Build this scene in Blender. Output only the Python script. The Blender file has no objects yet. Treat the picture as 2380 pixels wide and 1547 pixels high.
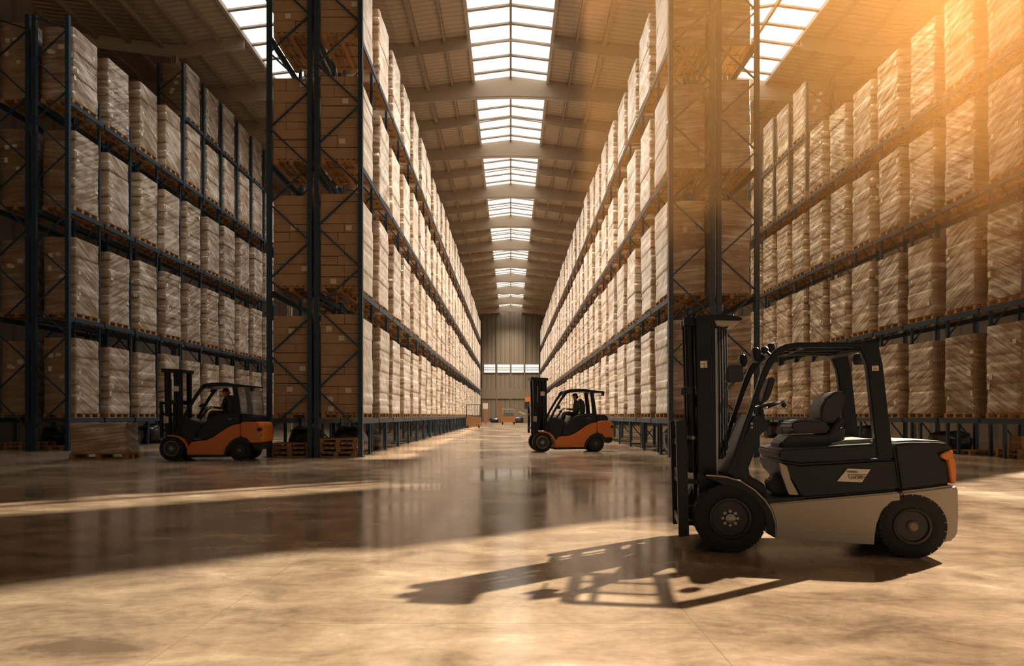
import bpy, bmesh, math, random
from mathutils import Vector, Matrix
from mathutils.bvhtree import BVHTree
from mathutils import noise as mnoise

random.seed(7)
SC = bpy.context.scene
COL = SC.collection
PI = math.pi
FPX, CX, HY, EYE = 1600.0, 1187.0, 965.0, 1.4      # focal length in px, vanishing point, eye height in m

def at(x, y, Y):
    """metric point of a pixel at distance Y in front of the camera"""
    return Vector(((x - CX) * Y / FPX, Y, EYE - (y - HY) * Y / FPX))

# ------------------------------------------------------------------ materials
def nodes_of(m):
    m.use_nodes = True
    nt = m.node_tree
    return nt, nt.nodes, nt.links

def rgb(c):
    return (c[0], c[1], c[2], 1.0)

def simple(name, col, rough=0.5, metal=0.0, spec=0.5, var=0.12, scale=6.0, coat=0.0):
    """procedural surface: base colour with a little mottling and roughness variation"""
    m = bpy.data.materials.new(name)
    nt, N, L = nodes_of(m)
    b = N['Principled BSDF']
    tc = N.new('ShaderNodeTexCoord')
    nz = N.new('ShaderNodeTexNoise'); nz.inputs['Scale'].default_value = scale; nz.inputs['Detail'].default_value = 4
    L.new(tc.outputs['Object'], nz.inputs['Vector'])
    mx = N.new('ShaderNodeMix'); mx.data_type = 'RGBA'
    mx.inputs[6].default_value = rgb([c * (1 - var) for c in col])
    mx.inputs[7].default_value = rgb([min(1, c * (1 + var)) for c in col])
    L.new(nz.outputs['Fac'], mx.inputs[0])
    L.new(mx.outputs[2], b.inputs['Base Color'])
    mr = N.new('ShaderNodeMapRange')
    mr.inputs['To Min'].default_value = max(0.03, rough - 0.1); mr.inputs['To Max'].default_value = min(1, rough + 0.1)
    L.new(nz.outputs['Fac'], mr.inputs['Value'])
    L.new(mr.outputs['Result'], b.inputs['Roughness'])
    b.inputs['Metallic'].default_value = metal
    b.inputs['Specular IOR Level'].default_value = spec
    if coat:
        b.inputs['Coat Weight'].default_value = coat
        b.inputs['Coat Roughness'].default_value = 0.15
    return m

def math_node(N, L, op, a, b=None):
    n = N.new('ShaderNodeMath'); n.operation = op
    for i, v in enumerate((a, b)):
        if v is None: continue
        if isinstance(v, (int, float)): n.inputs[i].default_value = v
        else: L.new(v, n.inputs[i])
    return n.outputs[0]

def wrap_mat(name, card, film, amount, lo, hi, axis='X', tilt=0.5, rough=0.34):
    """cardboard under clear stretch film: diagonal streaks of film over brown carton"""
    m = bpy.data.materials.new(name)
    nt, N, L = nodes_of(m)
    b = N['Principled BSDF']
    tc = N.new('ShaderNodeTexCoord'); oi = N.new('ShaderNodeObjectInfo')
    off = N.new('ShaderNodeVectorMath'); off.operation = 'ADD'
    cmb = N.new('ShaderNodeCombineXYZ')
    r40 = math_node(N, L, 'MULTIPLY', oi.outputs['Random'], 40.0)
    for k in range(3): L.new(r40, cmb.inputs[k])
    L.new(tc.outputs['Object'], off.inputs[0]); L.new(cmb.outputs[0], off.inputs[1])
    def streak(rot, sc, scale, detail):
        vr = N.new('ShaderNodeVectorRotate'); vr.rotation_type = axis + '_AXIS'
        vr.inputs['Angle'].default_value = rot
        L.new(off.outputs[0], vr.inputs['Vector'])
        mp = N.new('ShaderNodeMapping'); mp.inputs['Scale'].default_value = sc
        L.new(vr.outputs[0], mp.inputs['Vector'])
        nz = N.new('ShaderNodeTexNoise'); nz.inputs['Scale'].default_value = scale; nz.inputs['Detail'].default_value = detail
        nz.inputs['Roughness'].default_value = 0.6
        L.new(mp.outputs[0], nz.inputs['Vector'])
        return nz.outputs['Fac']
    f1 = streak(tilt, (0.6, 0.6, 9.0), 1.0, 4)
    f2 = streak(tilt * 1.25, (0.4, 0.4, 20.0), 1.0, 3)
    f3 = streak(tilt * 0.3, (0.8, 0.8, 1.6), 1.2, 3)
    s = math_node(N, L, 'ADD', math_node(N, L, 'MULTIPLY', f1, 0.42), math_node(N, L, 'MULTIPLY', f2, 0.22))
    s = math_node(N, L, 'ADD', s, math_node(N, L, 'MULTIPLY', f3, 0.36))
    mr = N.new('ShaderNodeMapRange'); mr.inputs['From Min'].default_value = lo; mr.inputs['From Max'].default_value = hi
    mr.inputs['To Max'].default_value = amount
    L.new(s, mr.inputs['Value'])
    # carton tint per load, printed darker marks
    ct = N.new('ShaderNodeMix'); ct.data_type = 'RGBA'
    ct.inputs[6].default_value = rgb([c * 0.75 for c in card]); ct.inputs[7].default_value = rgb([c * 1.2 for c in card])
    L.new(oi.outputs['Random'], ct.inputs[0])
    mx = N.new('ShaderNodeMix'); mx.data_type = 'RGBA'
    mx.inputs[7].default_value = rgb(film)
    L.new(ct.outputs[2], mx.inputs[6]); L.new(mr.outputs['Result'], mx.inputs[0])
    L.new(mx.outputs[2], b.inputs['Base Color'])
    b.inputs['Roughness'].default_value = rough
    b.inputs['Specular IOR Level'].default_value = 0.6
    bp = N.new('ShaderNodeBump'); bp.inputs['Strength'].default_value = 0.55; bp.inputs['Distance'].default_value = 0.05
    L.new(s, bp.inputs['Height']); L.new(bp.outputs[0], b.inputs['Normal'])
    return m

M = {}
M['film_side'] = wrap_mat('film_side', (0.40, 0.29, 0.20), (0.84, 0.80, 0.74), 0.95, 0.36, 0.58, 'X', 0.55)  # glare on the skylit aisle faces painted as whiter film colour
M['film_end'] = wrap_mat('film_end', (0.34, 0.21, 0.12), (0.85, 0.74, 0.60), 0.85, 0.47, 0.66, 'Y', 0.10)  # brown carton colour; the pale streaks paint highlights on the film
M['film_side_dim'] = wrap_mat('film_side_dim', (0.19, 0.125, 0.075), (0.72, 0.66, 0.58), 0.9, 0.44, 0.64, 'X', 0.45)  # darker copy for side aisles, their dimmer light put into the colour
M['film_end_dim'] = wrap_mat('film_end_dim', (0.26, 0.17, 0.10), (0.6, 0.5, 0.4), 0.7, 0.48, 0.68, 'Y', 0.15)  # end faces of the same darker copy, shade put into the colour
M['carton'] = simple('carton', (0.37, 0.245, 0.145), 0.75, var=0.2, scale=2.5, spec=0.25)
M['paper'] = simple('paper', (0.62, 0.55, 0.45), 0.6, var=0.06)
M['ink'] = simple('ink', (0.03, 0.025, 0.02), 0.6)
M['wood'] = simple('wood', (0.37, 0.205, 0.09), 0.7, var=0.35, scale=5, spec=0.3)
M['rack_blue'] = simple('rack_blue', (0.022, 0.048, 0.075), 0.42, 0.25, var=0.3, scale=9)
M['rack_grey'] = simple('rack_grey', (0.16, 0.15, 0.14), 0.45, 0.4, var=0.3, scale=9)
M['black_paint'] = simple('black_paint', (0.008, 0.009, 0.011), 0.36, spec=0.3, var=0.3, scale=3)
M['black_body'] = simple('black_body', (0.014, 0.016, 0.019), 0.42, spec=0.3, var=0.35, scale=2.5)
M['black_plastic'] = simple('black_plastic', (0.015, 0.015, 0.016), 0.5, spec=0.4, var=0.2)
M['vinyl'] = simple('vinyl', (0.02, 0.019, 0.018), 0.42, spec=0.5, var=0.2, scale=8)
M['silver'] = simple('silver', (0.36, 0.31, 0.245), 0.42, 0.15, var=0.1, scale=2.2)
M['steel'] = simple('steel', (0.33, 0.31, 0.28), 0.35, 0.9, var=0.2)
M['rubber'] = simple('rubber', (0.018, 0.016, 0.015), 0.75, spec=0.3, var=0.4, scale=7)
M['rim_dark'] = simple('rim_dark', (0.03, 0.028, 0.026), 0.45, 0.3, var=0.3, scale=8)
M['rim_rust'] = simple('rim_rust', (0.20, 0.15, 0.11), 0.55, 0.3, var=0.3, scale=8)
M['amber'] = simple('amber', (0.62, 0.19, 0.03), 0.25, spec=0.6, var=0.1)
M['orange'] = simple('orange', (0.60, 0.165, 0.025), 0.38, var=0.12, scale=2)
M['beam_paint'] = simple('beam_paint', (0.46, 0.37, 0.27), 0.6, var=0.08, scale=1.0)
M['purlin_paint'] = simple('purlin_paint', (0.30, 0.235, 0.165), 0.6, var=0.1, scale=1.0)
M['bar_paint'] = simple('bar_paint', (0.42, 0.37, 0.31), 0.6, var=0.08)
M['skin'] = simple('skin', (0.42, 0.21, 0.12), 0.5, var=0.08)
M['hair_orange'] = simple('hair_orange', (0.32, 0.13, 0.045), 0.7, var=0.2, scale=20)
M['cloth_dark'] = simple('cloth_dark', (0.017, 0.017, 0.02), 0.85, var=0.2)
M['cloth_grey'] = simple('cloth_grey', (0.07, 0.062, 0.055), 0.85, var=0.2)
M['cloth_white'] = simple('cloth_white', (0.55, 0.50, 0.44), 0.8)
M['glove'] = simple('glove', (0.4, 0.36, 0.3), 0.7)
M['plank'] = simple('plank', (0.25, 0.12, 0.05), 0.5, var=0.3, scale=4)
M['tarp'] = simple('tarp', (0.02, 0.02, 0.02), 0.3, var=0.4, scale=4)
M['brick_red'] = simple('brick_red', (0.30, 0.12, 0.06), 0.7, var=0.2)

def glass_mat():
    m = bpy.data.materials.new('glass_smoked')
    nt, N, L = nodes_of(m)
    b = N['Principled BSDF']
    nz = N.new('ShaderNodeTexNoise'); nz.inputs['Scale'].default_value = 3
    mr = N.new('ShaderNodeMapRange'); mr.inputs['To Min'].default_value = 0.12; mr.inputs['To Max'].default_value = 0.3
    L.new(nz.outputs['Fac'], mr.inputs['Value']); L.new(mr.outputs[0], b.inputs['Roughness'])
    b.inputs['Base Color'].default_value = (0.16, 0.18, 0.18, 1)
    b.inputs['Alpha'].default_value = 0.45
    return m
M['glass'] = glass_mat()

def sky_pane(name, col, strength):
    """translucent rooflight sheet glowing with the daylight behind it"""
    m = bpy.data.materials.new(name)
    nt, N, L = nodes_of(m)
    b = N['Principled BSDF']
    tc = N.new('ShaderNodeTexCoord')
    nz = N.new('ShaderNodeTexNoise'); nz.inputs['Scale'].default_value = 0.12
    L.new(tc.outputs['Object'], nz.inputs['Vector'])
    mx = N.new('ShaderNodeMix'); mx.data_type = 'RGBA'
    mx.inputs[6].default_value = rgb(col); mx.inputs[7].default_value = rgb([c * 0.93 for c in col])
    L.new(nz.outputs['Fac'], mx.inputs[0])
    L.new(mx.outputs[2], b.inputs['Emission Color'])
    b.inputs['Emission Strength'].default_value = strength
    b.inputs['Base Color'].default_value = (0.6, 0.6, 0.6, 1)
    b.inputs['Roughness'].default_value = 0.6
    return m
M['pane_mid'] = sky_pane('pane_mid', (1.0, 0.95, 0.87), 1.7)
M['pane_right'] = sky_pane('pane_right', (1.0, 0.90, 0.74), 2.2)
M['pane_left'] = sky_pane('pane_left', (1.0, 0.96, 0.90), 1.6)
M['pane_wall'] = sky_pane('pane_wall', (1.0, 0.9, 0.76), 1.6)

def sheet_mat(name, col, period, axis):
    """profiled metal sheet: fine ribs by bump, seams slightly darker"""
    m = bpy.data.materials.new(name)
    nt, N, L = nodes_of(m)
    b = N['Principled BSDF']
    tc = N.new('ShaderNodeTexCoord'); sp = N.new('ShaderNodeSeparateXYZ')
    L.new(tc.outputs['Object'], sp.inputs[0])
    ph = math_node(N, L, 'MULTIPLY', sp.outputs[axis], 2 * PI / period)
    sn = math_node(N, L, 'SINE', ph)
    rib = N.new('ShaderNodeMapRange'); rib.inputs['From Min'].default_value = -1; rib.inputs['From Max'].default_value = -0.55
    L.new(sn, rib.inputs['Value'])
    nz = N.new('ShaderNodeTexNoise'); nz.inputs['Scale'].default_value = 0.6; nz.inputs['Detail'].default_value = 5
    L.new(tc.outputs['Object'], nz.inputs['Vector'])
    f = math_node(N, L, 'ADD', math_node(N, L, 'MULTIPLY', rib.outputs[0], 0.75), math_node(N, L, 'MULTIPLY', nz.outputs['Fac'], 0.35))
    mx = N.new('ShaderNodeMix'); mx.data_type = 'RGBA'
    mx.inputs[6].default_value = rgb([c * 0.62 for c in col]); mx.inputs[7].default_value = rgb(col)
    L.new(f, mx.inputs[0]); L.new(mx.outputs[2], b.inputs['Base Color'])
    bp = N.new('ShaderNodeBump'); bp.inputs['Strength'].default_value = 0.5; bp.inputs['Distance'].default_value = 0.04
    L.new(sn, bp.inputs['Height']); L.new(bp.outputs[0], b.inputs['Normal'])
    b.inputs['Roughness'].default_value = 0.65
    return m
M['roof_sheet'] = sheet_mat('roof_sheet', (0.46, 0.36, 0.25), 0.42, 1)
M['wall_sheet'] = sheet_mat('wall_sheet', (0.25, 0.195, 0.135), 1.0, 0)
M['wall_side'] = sheet_mat('wall_side', (0.20, 0.16, 0.12), 1.6, 1)
M['wall_band'] = simple('wall_band', (0.24, 0.19, 0.13), 0.6, var=0.06, scale=0.5)

def floor_mat():
    m = bpy.data.materials.new('polished_concrete')
    nt, N, L = nodes_of(m)
    b = N['Principled BSDF']
    tc = N.new('ShaderNodeTexCoord'); sp = N.new('ShaderNodeSeparateXYZ')
    L.new(tc.outputs['Object'], sp.inputs[0])
    def noise(scale, detail, dist=0.0, sc=(1, 1, 1), rough=0.6):
        mp = N.new('ShaderNodeMapping'); mp.inputs['Scale'].default_value = sc
        L.new(tc.outputs['Object'], mp.inputs['Vector'])
        n = N.new('ShaderNodeTexNoise'); n.inputs['Scale'].default_value = scale; n.inputs['Detail'].default_value = detail
        n.inputs['Distortion'].default_value = dist; n.inputs['Roughness'].default_value = rough
        L.new(mp.outputs[0], n.inputs['Vector']); return n.outputs['Fac']
    a = noise(0.42, 7, 0.25, (1, 0.8, 1), 0.55)
    c = noise(1.7, 8, 0.5, (0.8, 1.3, 1), 0.66)
    d = noise(14.0, 3, 0.0)
    s = math_node(N, L, 'ADD', math_node(N, L, 'MULTIPLY', a, 0.48), math_node(N, L, 'MULTIPLY', c, 0.52))
    s = math_node(N, L, 'ADD', s, math_node(N, L, 'MULTIPLY', math_node(N, L, 'SUBTRACT', d, 0.5), 0.10))
    cr = N.new('ShaderNodeValToRGB')
    e = cr.color_ramp.elements
    e[0].position = 0.36; e[0].color = rgb((0.088, 0.060, 0.039))
    e[1].position = 0.66; e[1].color = rgb((0.437, 0.344, 0.244))
    k = e.new(0.49); k.color = rgb((0.202, 0.144, 0.094))
    k = e.new(0.57); k.color = rgb((0.269, 0.202, 0.136))
    L.new(s, cr.inputs[0])
    # sawn joints
    def joint(out, first, pitch):
        u = math_node(N, L, 'DIVIDE', math_node(N, L, 'SUBTRACT', out, first), pitch)
        fr = math_node(N, L, 'ABSOLUTE', math_node(N, L, 'SUBTRACT', math_node(N, L, 'FRACT', math_node(N, L, 'ADD', u, 0.5)), 0.5))
        return math_node(N, L, 'LESS_THAN', math_node(N, L, 'MULTIPLY', fr, pitch), 0.0035)
    j = math_node(N, L, 'MAXIMUM', joint(sp.outputs[0], -2.06, 3.3), joint(sp.outputs[1], 4.64, 6.0))
    mx = N.new('ShaderNodeMix'); mx.data_type = 'RGBA'; mx.inputs[7].default_value = rgb((0.12, 0.085, 0.05))
    L.new(math_node(N, L, 'MULTIPLY', j, 0.75), mx.inputs[0]); L.new(cr.outputs[0], mx.inputs[6])
    L.new(mx.outputs[2], b.inputs['Base Color'])
    mr = N.new('ShaderNodeMapRange'); mr.inputs['From Min'].default_value = 0.35; mr.inputs['From Max'].default_value = 0.65
    mr.inputs['To Min'].default_value = 0.10; mr.inputs['To Max'].default_value = 0.22
    L.new(a, mr.inputs['Value']); L.new(mr.outputs[0], b.inputs['Roughness'])
    b.inputs['Specular IOR Level'].default_value = 0.65
    bp = N.new('ShaderNodeBump'); bp.inputs['Strength'].default_value = 0.03; bp.inputs['Distance'].default_value = 0.02
    L.new(a, bp.inputs['Height']); L.new(bp.outputs[0], b.inputs['Normal'])
    return m
M['floor'] = floor_mat()

# ------------------------------------------------------------------ mesh helpers
def finish(bm, name, mats, parent=None, smooth=40, bevel=0.0, segs=2):
    if bevel:
        es = [e for e in bm.edges if len(e.link_faces) == 2 and e.calc_face_angle(0) > 0.5]
        if es:
            bmesh.ops.bevel(bm, geom=es, offset=bevel, segments=segs, affect='EDGES', clamp_overlap=True)
    me = bpy.data.meshes.new(name)
    bm.normal_update()
    bm.to_mesh(me); bm.free()
    for m in (mats if isinstance(mats, (list, tuple)) else [mats]):
        me.materials.append(m)
    if smooth:
        me.polygons.foreach_set('use_smooth', [True] * len(me.polygons))
        me.set_sharp_from_angle(angle=math.radians(smooth))
    o = bpy.data.objects.new(name, me)
    COL.objects.link(o)
    if parent is not None: o.parent = parent
    return o

def add_box(bm, c, s, rot=None, mi=0):
    """box with centre c and full size s"""
    vs = []
    for dx in (-.5, .5):
        for dy in (-.5, .5):
            for dz in (-.5, .5):
                v = Vector((dx * s[0], dy * s[1], dz * s[2]))
                if rot is not None: v = rot @ v
                vs.append(bm.verts.new(v + Vector(c)))
    for f in ((0, 1, 3, 2), (4, 6, 7, 5), (0, 4, 5, 1), (2, 3, 7, 6), (0, 2, 6, 4), (1, 5, 7, 3)):
        fc = bm.faces.new([vs[i] for i in f]); fc.material_index = mi
    return vs

def add_bar(bm, a, b, w, h, up=(0, 0, 1), mi=0):
    """rectangular bar from a to b"""
    a, b = Vector(a), Vector(b)
    d = b - a; ln = d.length
    z = d.normalized(); upv = Vector(up)
    if abs(z.dot(upv)) > 0.98: upv = Vector((1, 0, 0))
    x = upv.cross(z).normalized(); y = z.cross(x)
    R = Matrix((x, y, z)).transposed()
    add_box(bm, (a + b) / 2, (w, h, ln), R, mi)

def add_tube(bm, pts, r, n=8, cap=True, closed=False):
    pts = [Vector(p) for p in pts]
    rings = []
    N_ = len(pts)
    prev = None
    for i, p in enumerate(pts):
        if closed: t = pts[(i + 1) % N_] - pts[i - 1]
        else: t = pts[min(i + 1, N_ - 1)] - pts[max(i - 1, 0)]
        t.normalize()
        ref = Vector((0, 0, 1)) if abs(t.z) < 0.9 else Vector((0, 1, 0))
        x = ref.cross(t).normalized() if prev is None else (prev - t * prev.dot(t)).normalized()
        prev = x
        y = t.cross(x)
        rr = r[i] if isinstance(r, (list, tuple)) else r
        rings.append([bm.verts.new(p + (x * math.cos(2 * PI * k / n) + y * math.sin(2 * PI * k / n)) * rr) for k in range(n)])
    m = N_ if closed else N_ - 1
    for i in range(m):
        A, B = rings[i], rings[(i + 1) % N_]
        for k in range(n):
            bm.faces.new((A[k], A[(k + 1) % n], B[(k + 1) % n], B[k]))
    if cap and not closed:
        bm.faces.new(list(reversed(rings[0]))); bm.faces.new(rings[-1])

def add_lathe(bm, prof, c, axis='Y', n=40, mi=0):
    """revolve prof [(r, h)] about an axis through c"""
    rings = []
    for r, h in prof:
        ring = []
        for k in range(n):
            a = 2 * PI * k / n
            p = {'Y': (r * math.cos(a), h, r * math.sin(a)), 'Z': (r * math.cos(a), r * math.sin(a), h), 'X': (h, r * math.cos(a), r * math.sin(a))}[axis]
            ring.append(bm.verts.new(Vector(p) + Vector(c)))
        rings.append(ring)
    for i in range(len(rings) - 1):
        for k in range(n):
            f = bm.faces.new((rings[i][k], rings[i][(k + 1) % n], rings[i + 1][(k + 1) % n], rings[i + 1][k])); f.material_index = mi
    for ring in (rings[0], rings[-1]):
        if prof[rings.index(ring)][0] > 1e-4:
            f = bm.faces.new(ring); f.material_index = mi

def add_prism(bm, poly, v0, v1, mi=0):
    """polygon in the x-z plane extruded along y from v0 to v1"""
    A = [bm.verts.new((p[0], v0, p[1])) for p in poly]
    B = [bm.verts.new((p[0], v1, p[1])) for p in poly]
    n = len(poly)
    fs = [bm.faces.new(A), bm.faces.new(list(reversed(B)))]
    for i in range(n):
        fs.append(bm.faces.new((A[i], B[i], B[(i + 1) % n], A[(i + 1) % n])))
    for f in fs: f.material_index = mi
    bmesh.ops.recalc_face_normals(bm, faces=fs)

def add_ball(bm, c, r, sub=2, scale=(1, 1, 1)):
    mt = Matrix.Translation(Vector(c)) @ Matrix.Diagonal((r * scale[0], r * scale[1], r * scale[2], 1))
    bmesh.ops.create_icosphere(bm, subdivisions=sub, radius=1, matrix=mt)

def tag(o, label, cat, group=None, kind=None):
    if label: o['label'] = label
    if cat: o['category'] = cat
    if group: o['group'] = group
    if kind: o['kind'] = kind
    return o

def thing(name, label, cat, loc=(0, 0, 0), rz=0.0, group=None):
    o = bpy.data.objects.new(name, None); COL.objects.link(o)
    o.empty_display_size = 0.2
    o.location = loc; o.rotation_euler = (0, 0, rz)
    return tag(o, label, cat, group)

KIDS = {}
def kid_index():
    KIDS.clear()
    for o in COL.objects:
        if o.parent: KIDS.setdefault(o.parent.name, []).append(o)

def dup(root, kids, loc, rz=0.0, scale=None, label=None, group=None):
    r = root.copy(); COL.objects.link(r)
    r.location = loc; r.rotation_euler = (0, 0, rz)
    if scale: r.scale = scale
    if label: r['label'] = label
    if group: r['group'] = group
    for ch in kids:
        c = ch.copy(); COL.objects.link(c); c.parent = r
    return r

ONES = ['', 'first', 'second', 'third', 'fourth', 'fifth', 'sixth', 'seventh', 'eighth', 'ninth', 'tenth', 'eleventh', 'twelfth', 'thirteenth',
        'fourteenth', 'fifteenth', 'sixteenth', 'seventeenth', 'eighteenth', 'nineteenth']
def ordinal(n):
    if n < 20: return ONES[n]
    t = {2: ('twentieth', 'twenty'), 3: ('thirtieth', 'thirty')}[n // 10]
    return t[0] if n % 10 == 0 else t[1] + '-' + ONES[n % 10]

# ------------------------------------------------------------------ the setting
END = 149.0
RIDGE_Z, SLOPE = 23.9, 0.13
RIDGES = (-26.2, -13.1, 0.0, 14.5, 29.0)
def roof_z(x):
    return max(RIDGE_Z - SLOPE * abs(x - r) for r in RIDGES)

bm = bmesh.new()
vs = [bm.verts.new(p) for p in ((-45, -12, 0), (45, -12, 0), (45, END + 1, 0), (-45, END + 1, 0))]
bm.faces.new(vs)
fl = finish(bm, 'floor', M['floor'], smooth=0); fl['kind'] = 'structure'

# main roof: folded sheet with open ridges where the rooflights sit
ROOF0 = 35.0
SKY_L0, SKY_L1 = 35.0, 45.6     # left rooflight stops at the second truss
strips = [(-26.2, -19.65), (-19.65, -15.55), (-10.65, -6.55), (-6.55, -2.45), (2.45, 7.25), (7.25, 12.05), (16.95, 21.75), (21.75, 29.0)]
bm = bmesh.new()
def roof_strip(bm, x0, x1, y0, y1, t=0.12):
    pts = [(x0, roof_z(x0)), (x1, roof_z(x1)), (x1, roof_z(x1) + t), (x0, roof_z(x0) + t)]
    A = [bm.verts.new((p[0], y0, p[1])) for p in pts]; B = [bm.verts.new((p[0], y1, p[1])) for p in pts]
    bm.faces.new(A); bm.faces.new(list(reversed(B)))
    for i in range(4): bm.faces.new((A[i], B[i], B[(i + 1) % 4], A[(i + 1) % 4]))
for x0, x1 in strips: roof_strip(bm, x0, x1, ROOF0, END)
roof_strip(bm, -15.55, -13.1, SKY_L1, END); roof_strip(bm, -13.1, -10.65, SKY_L1, END)
roof_strip(bm, -13.1, -10.65, ROOF0, SKY_L1)
bmesh.ops.recalc_face_normals(bm, faces=bm.faces)
o = finish(bm, 'ceiling', M['roof_sheet'], smooth=0); o['kind'] = 'structure'
# unseen roof pieces added and cut to shade the hall; slanting gap shapes a sun band
SL = 0.78
def shade_roof(name, polys, z):
    bm = bmesh.new()
    for poly in polys:
        A = [bm.verts.new((p[0], p[1], z)) for p in poly]; B = [bm.verts.new((p[0], p[1], z + 0.12)) for p in poly]
        bm.faces.new(list(reversed(A))); bm.faces.new(B); n = len(poly)
        for i in range(n): bm.faces.new((A[i], A[(i + 1) % n], B[(i + 1) % n], B[i]))
    bmesh.ops.recalc_face_normals(bm, faces=bm.faces)
    o = finish(bm, name, M['roof_sheet'], smooth=0); o['kind'] = 'structure'
    return o
b_lo = lambda x: 15.2 + SL * x
b_hi = lambda x: 19.3 + SL * x
b_a = lambda x: 8.67 + SL * x
shade_roof('ceiling', [[(-30, -8), (5, -8), (5, b_a(5)), (21.75, b_a(21.75)), (21.75, b_lo(21.75)), (7, b_lo(7)), (7, ROOF0), (-30, ROOF0)],
                 [(7, b_hi(7)), (20.1, ROOF0), (7, ROOF0)],
                 [(21.75, b_a(21.75)), (29, b_a(29)), (29, ROOF0), (25.3, ROOF0), (21.75, b_lo(21.75))]], 22.9)

# walls
bm = bmesh.new()
add_box(bm, (0, END + 0.15, 12), (60, 0.3, 24.5))
o = finish(bm, 'wall_back', M['wall_sheet'], smooth=0); o['kind'] = 'structure'
bm = bmesh.new(); add_box(bm, (29.2, (30 + END) / 2, 12), (0.3, END - 30, 24.5))
o = finish(bm, 'wall_right', M['wall_side'], smooth=0); o['kind'] = 'structure'
bm = bmesh.new(); add_box(bm, (-26.4, (END - 8) / 2, 12), (0.3, END + 8, 24.5))
o = finish(bm, 'wall_left', M['wall_side'], smooth=0); o['kind'] = 'structure'
# darker band and posts on the back wall
bm = bmesh.new(); add_box(bm, (0, END - 0.1, EYE + 51 * END / FPX), (50, 0.2, 24 * END / FPX))
o = finish(bm, 'trim_1', M['wall_band'], smooth=0); o['kind'] = 'structure'
for k in range(-3, 4):
    bm = bmesh.new(); add_box(bm, (k * 3.05, END - 0.16, 11.3), (0.16, 0.3, 22.6))
    o = finish(bm, 'trim_%d' % (k + 5), M['wall_band'], smooth=0); o['kind'] = 'structure'
# windows in the back wall
for k, (xa, xb) in enumerate(((1125, 1151), (1156, 1185), (1189, 1217), (1221, 1252))):
    a, b_ = at(xa, 846, END - 0.1), at(xb, 866, END - 0.1)
    bm = bmesh.new(); add_box(bm, ((a.x + b_.x) / 2, END - 0.03, (a.z + b_.z) / 2), (b_.x - a.x, 0.06, a.z - b_.z))
    w = finish(bm, 'window_%d' % (k + 1), M['pane_wall'], smooth=0); w['kind'] = 'structure'
    bm = bmesh.new()
    for i in range(8):
        x = a.x + (b_.x - a.x) * i / 7
        add_box(bm, (x, END - 0.1, (a.z + b_.z) / 2), (0.06, 0.08, a.z - b_.z))
    for f in (0, 0.42, 0.66, 1):
        add_box(bm, ((a.x + b_.x) / 2, END - 0.12, a.z + (b_.z - a.z) * f), (b_.x - a.x, 0.1, 0.14))
    finish(bm, 'window_frame', M['wall_band'], w, smooth=0)

# rooflights: panes along each ridge with cross bars and a ridge bar
def rooflight(idx, ridge, x0, x1, y0, y1, pane):
    bm = bmesh.new()
    xs = [x for x in (x0, ridge, x1) if x is not None]
    xs = sorted(set(xs))
    for a, b_ in zip(xs[:-1], xs[1:]):
        v = [bm.verts.new(p) for p in ((a, y0, roof_z(a) + 0.06), (b_, y0, roof_z(b_) + 0.06), (b_, y1, roof_z(b_) + 0.06), (a, y1, roof_z(a) + 0.06))]
        bm.faces.new(v)
    w = finish(bm, 'window_%d' % idx, pane, smooth=0); w['kind'] = 'structure'
    y = y0 + 0.9
    while y < y1:
        bm = bmesh.new()
        for a, b_ in zip(xs[:-1], xs[1:]):
            add_bar(bm, (a, y, roof_z(a) - 0.06), (b_, y, roof_z(b_) - 0.06), 0.10, 0.20, up=(0, 1, 0))
        finish(bm, 'glazing_bar', M['bar_paint'], w, smooth=0)
        y += 1.75
    for x in xs:
        bm = bmesh.new()
        add_box(bm, (x, (y0 + y1) / 2, roof_z(x) - 0.10), (0.13 if x == ridge else 0.18, y1 - y0, 0.26))
        finish(bm, 'ridge_bar' if x == ridge else 'edge_beam', M['bar_paint'] if x != ridge else M['purlin_paint'], w, smooth=0)
rooflight(5, 0.0, -2.45, 2.45, ROOF0, END, M['pane_mid'])
rooflight(6, 14.5, 12.05, 16.95, ROOF0, 92.0, M['pane_right'])
rooflight(7, -13.1, -15.55, None, SKY_L0, SKY_L1, M['pane_left'])
bm = bmesh.new()
for a, b_ in ((12.05, 14.5), (14.5, 16.95)):
    roof_strip(bm, a, b_, 92.0, END)
bmesh.ops.recalc_face_normals(bm, faces=bm.faces)
o = finish(bm, 'ceiling', M['roof_sheet'], smooth=0); o['kind'] = 'structure'

# rafters: deep tapered trusses every 10.5 m, lighter ones between, stopping at the rooflight
VALLEYS = [-26.2, -19.65, -6.55, 7.25, 21.75, 29.0]
def main_rafter(y):
    bm = bmesh.new()
    for r, a, b_ in ((-13.1, -19.65, -6.55), (0, -6.55, 7.25), (14.5, 7.25, 21.75)):
        poly = [(a, roof_z(a)), (r, roof_z(r) - 0.02), (b_, roof_z(b_)), (b_, roof_z(b_) - 0.72), (r + 2.5, 22.50), (r, 22.58), (r - 2.5, 22.50), (a, roof_z(a) - 0.72)]
        add_prism(bm, poly, y - 0.06, y + 0.06)
        low = [(a, roof_z(a) - 0.72), (r - 2.5, 22.50), (r, 22.58), (r + 2.5, 22.50), (b_, roof_z(b_) - 0.72)]
        for p, q in zip(low[:-1], low[1:]):
            add_bar(bm, (p[0], y, p[1] - 0.02), (q[0], y, q[1] - 0.02), 0.30, 0.05, up=(0, 1, 0))
    for a, b_ in ((-26.2, -19.65), (21.75, 29.0)):
        poly = [(a, roof_z(a)), (b_, roof_z(b_)), (b_, roof_z(b_) - 0.72), (a, roof_z(a) - 0.72)]
        add_prism(bm, poly, y - 0.06, y + 0.06)
    o = finish(bm, 'rafter', M['beam_paint'], smooth=0)
    o['kind'] = 'structure'
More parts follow.
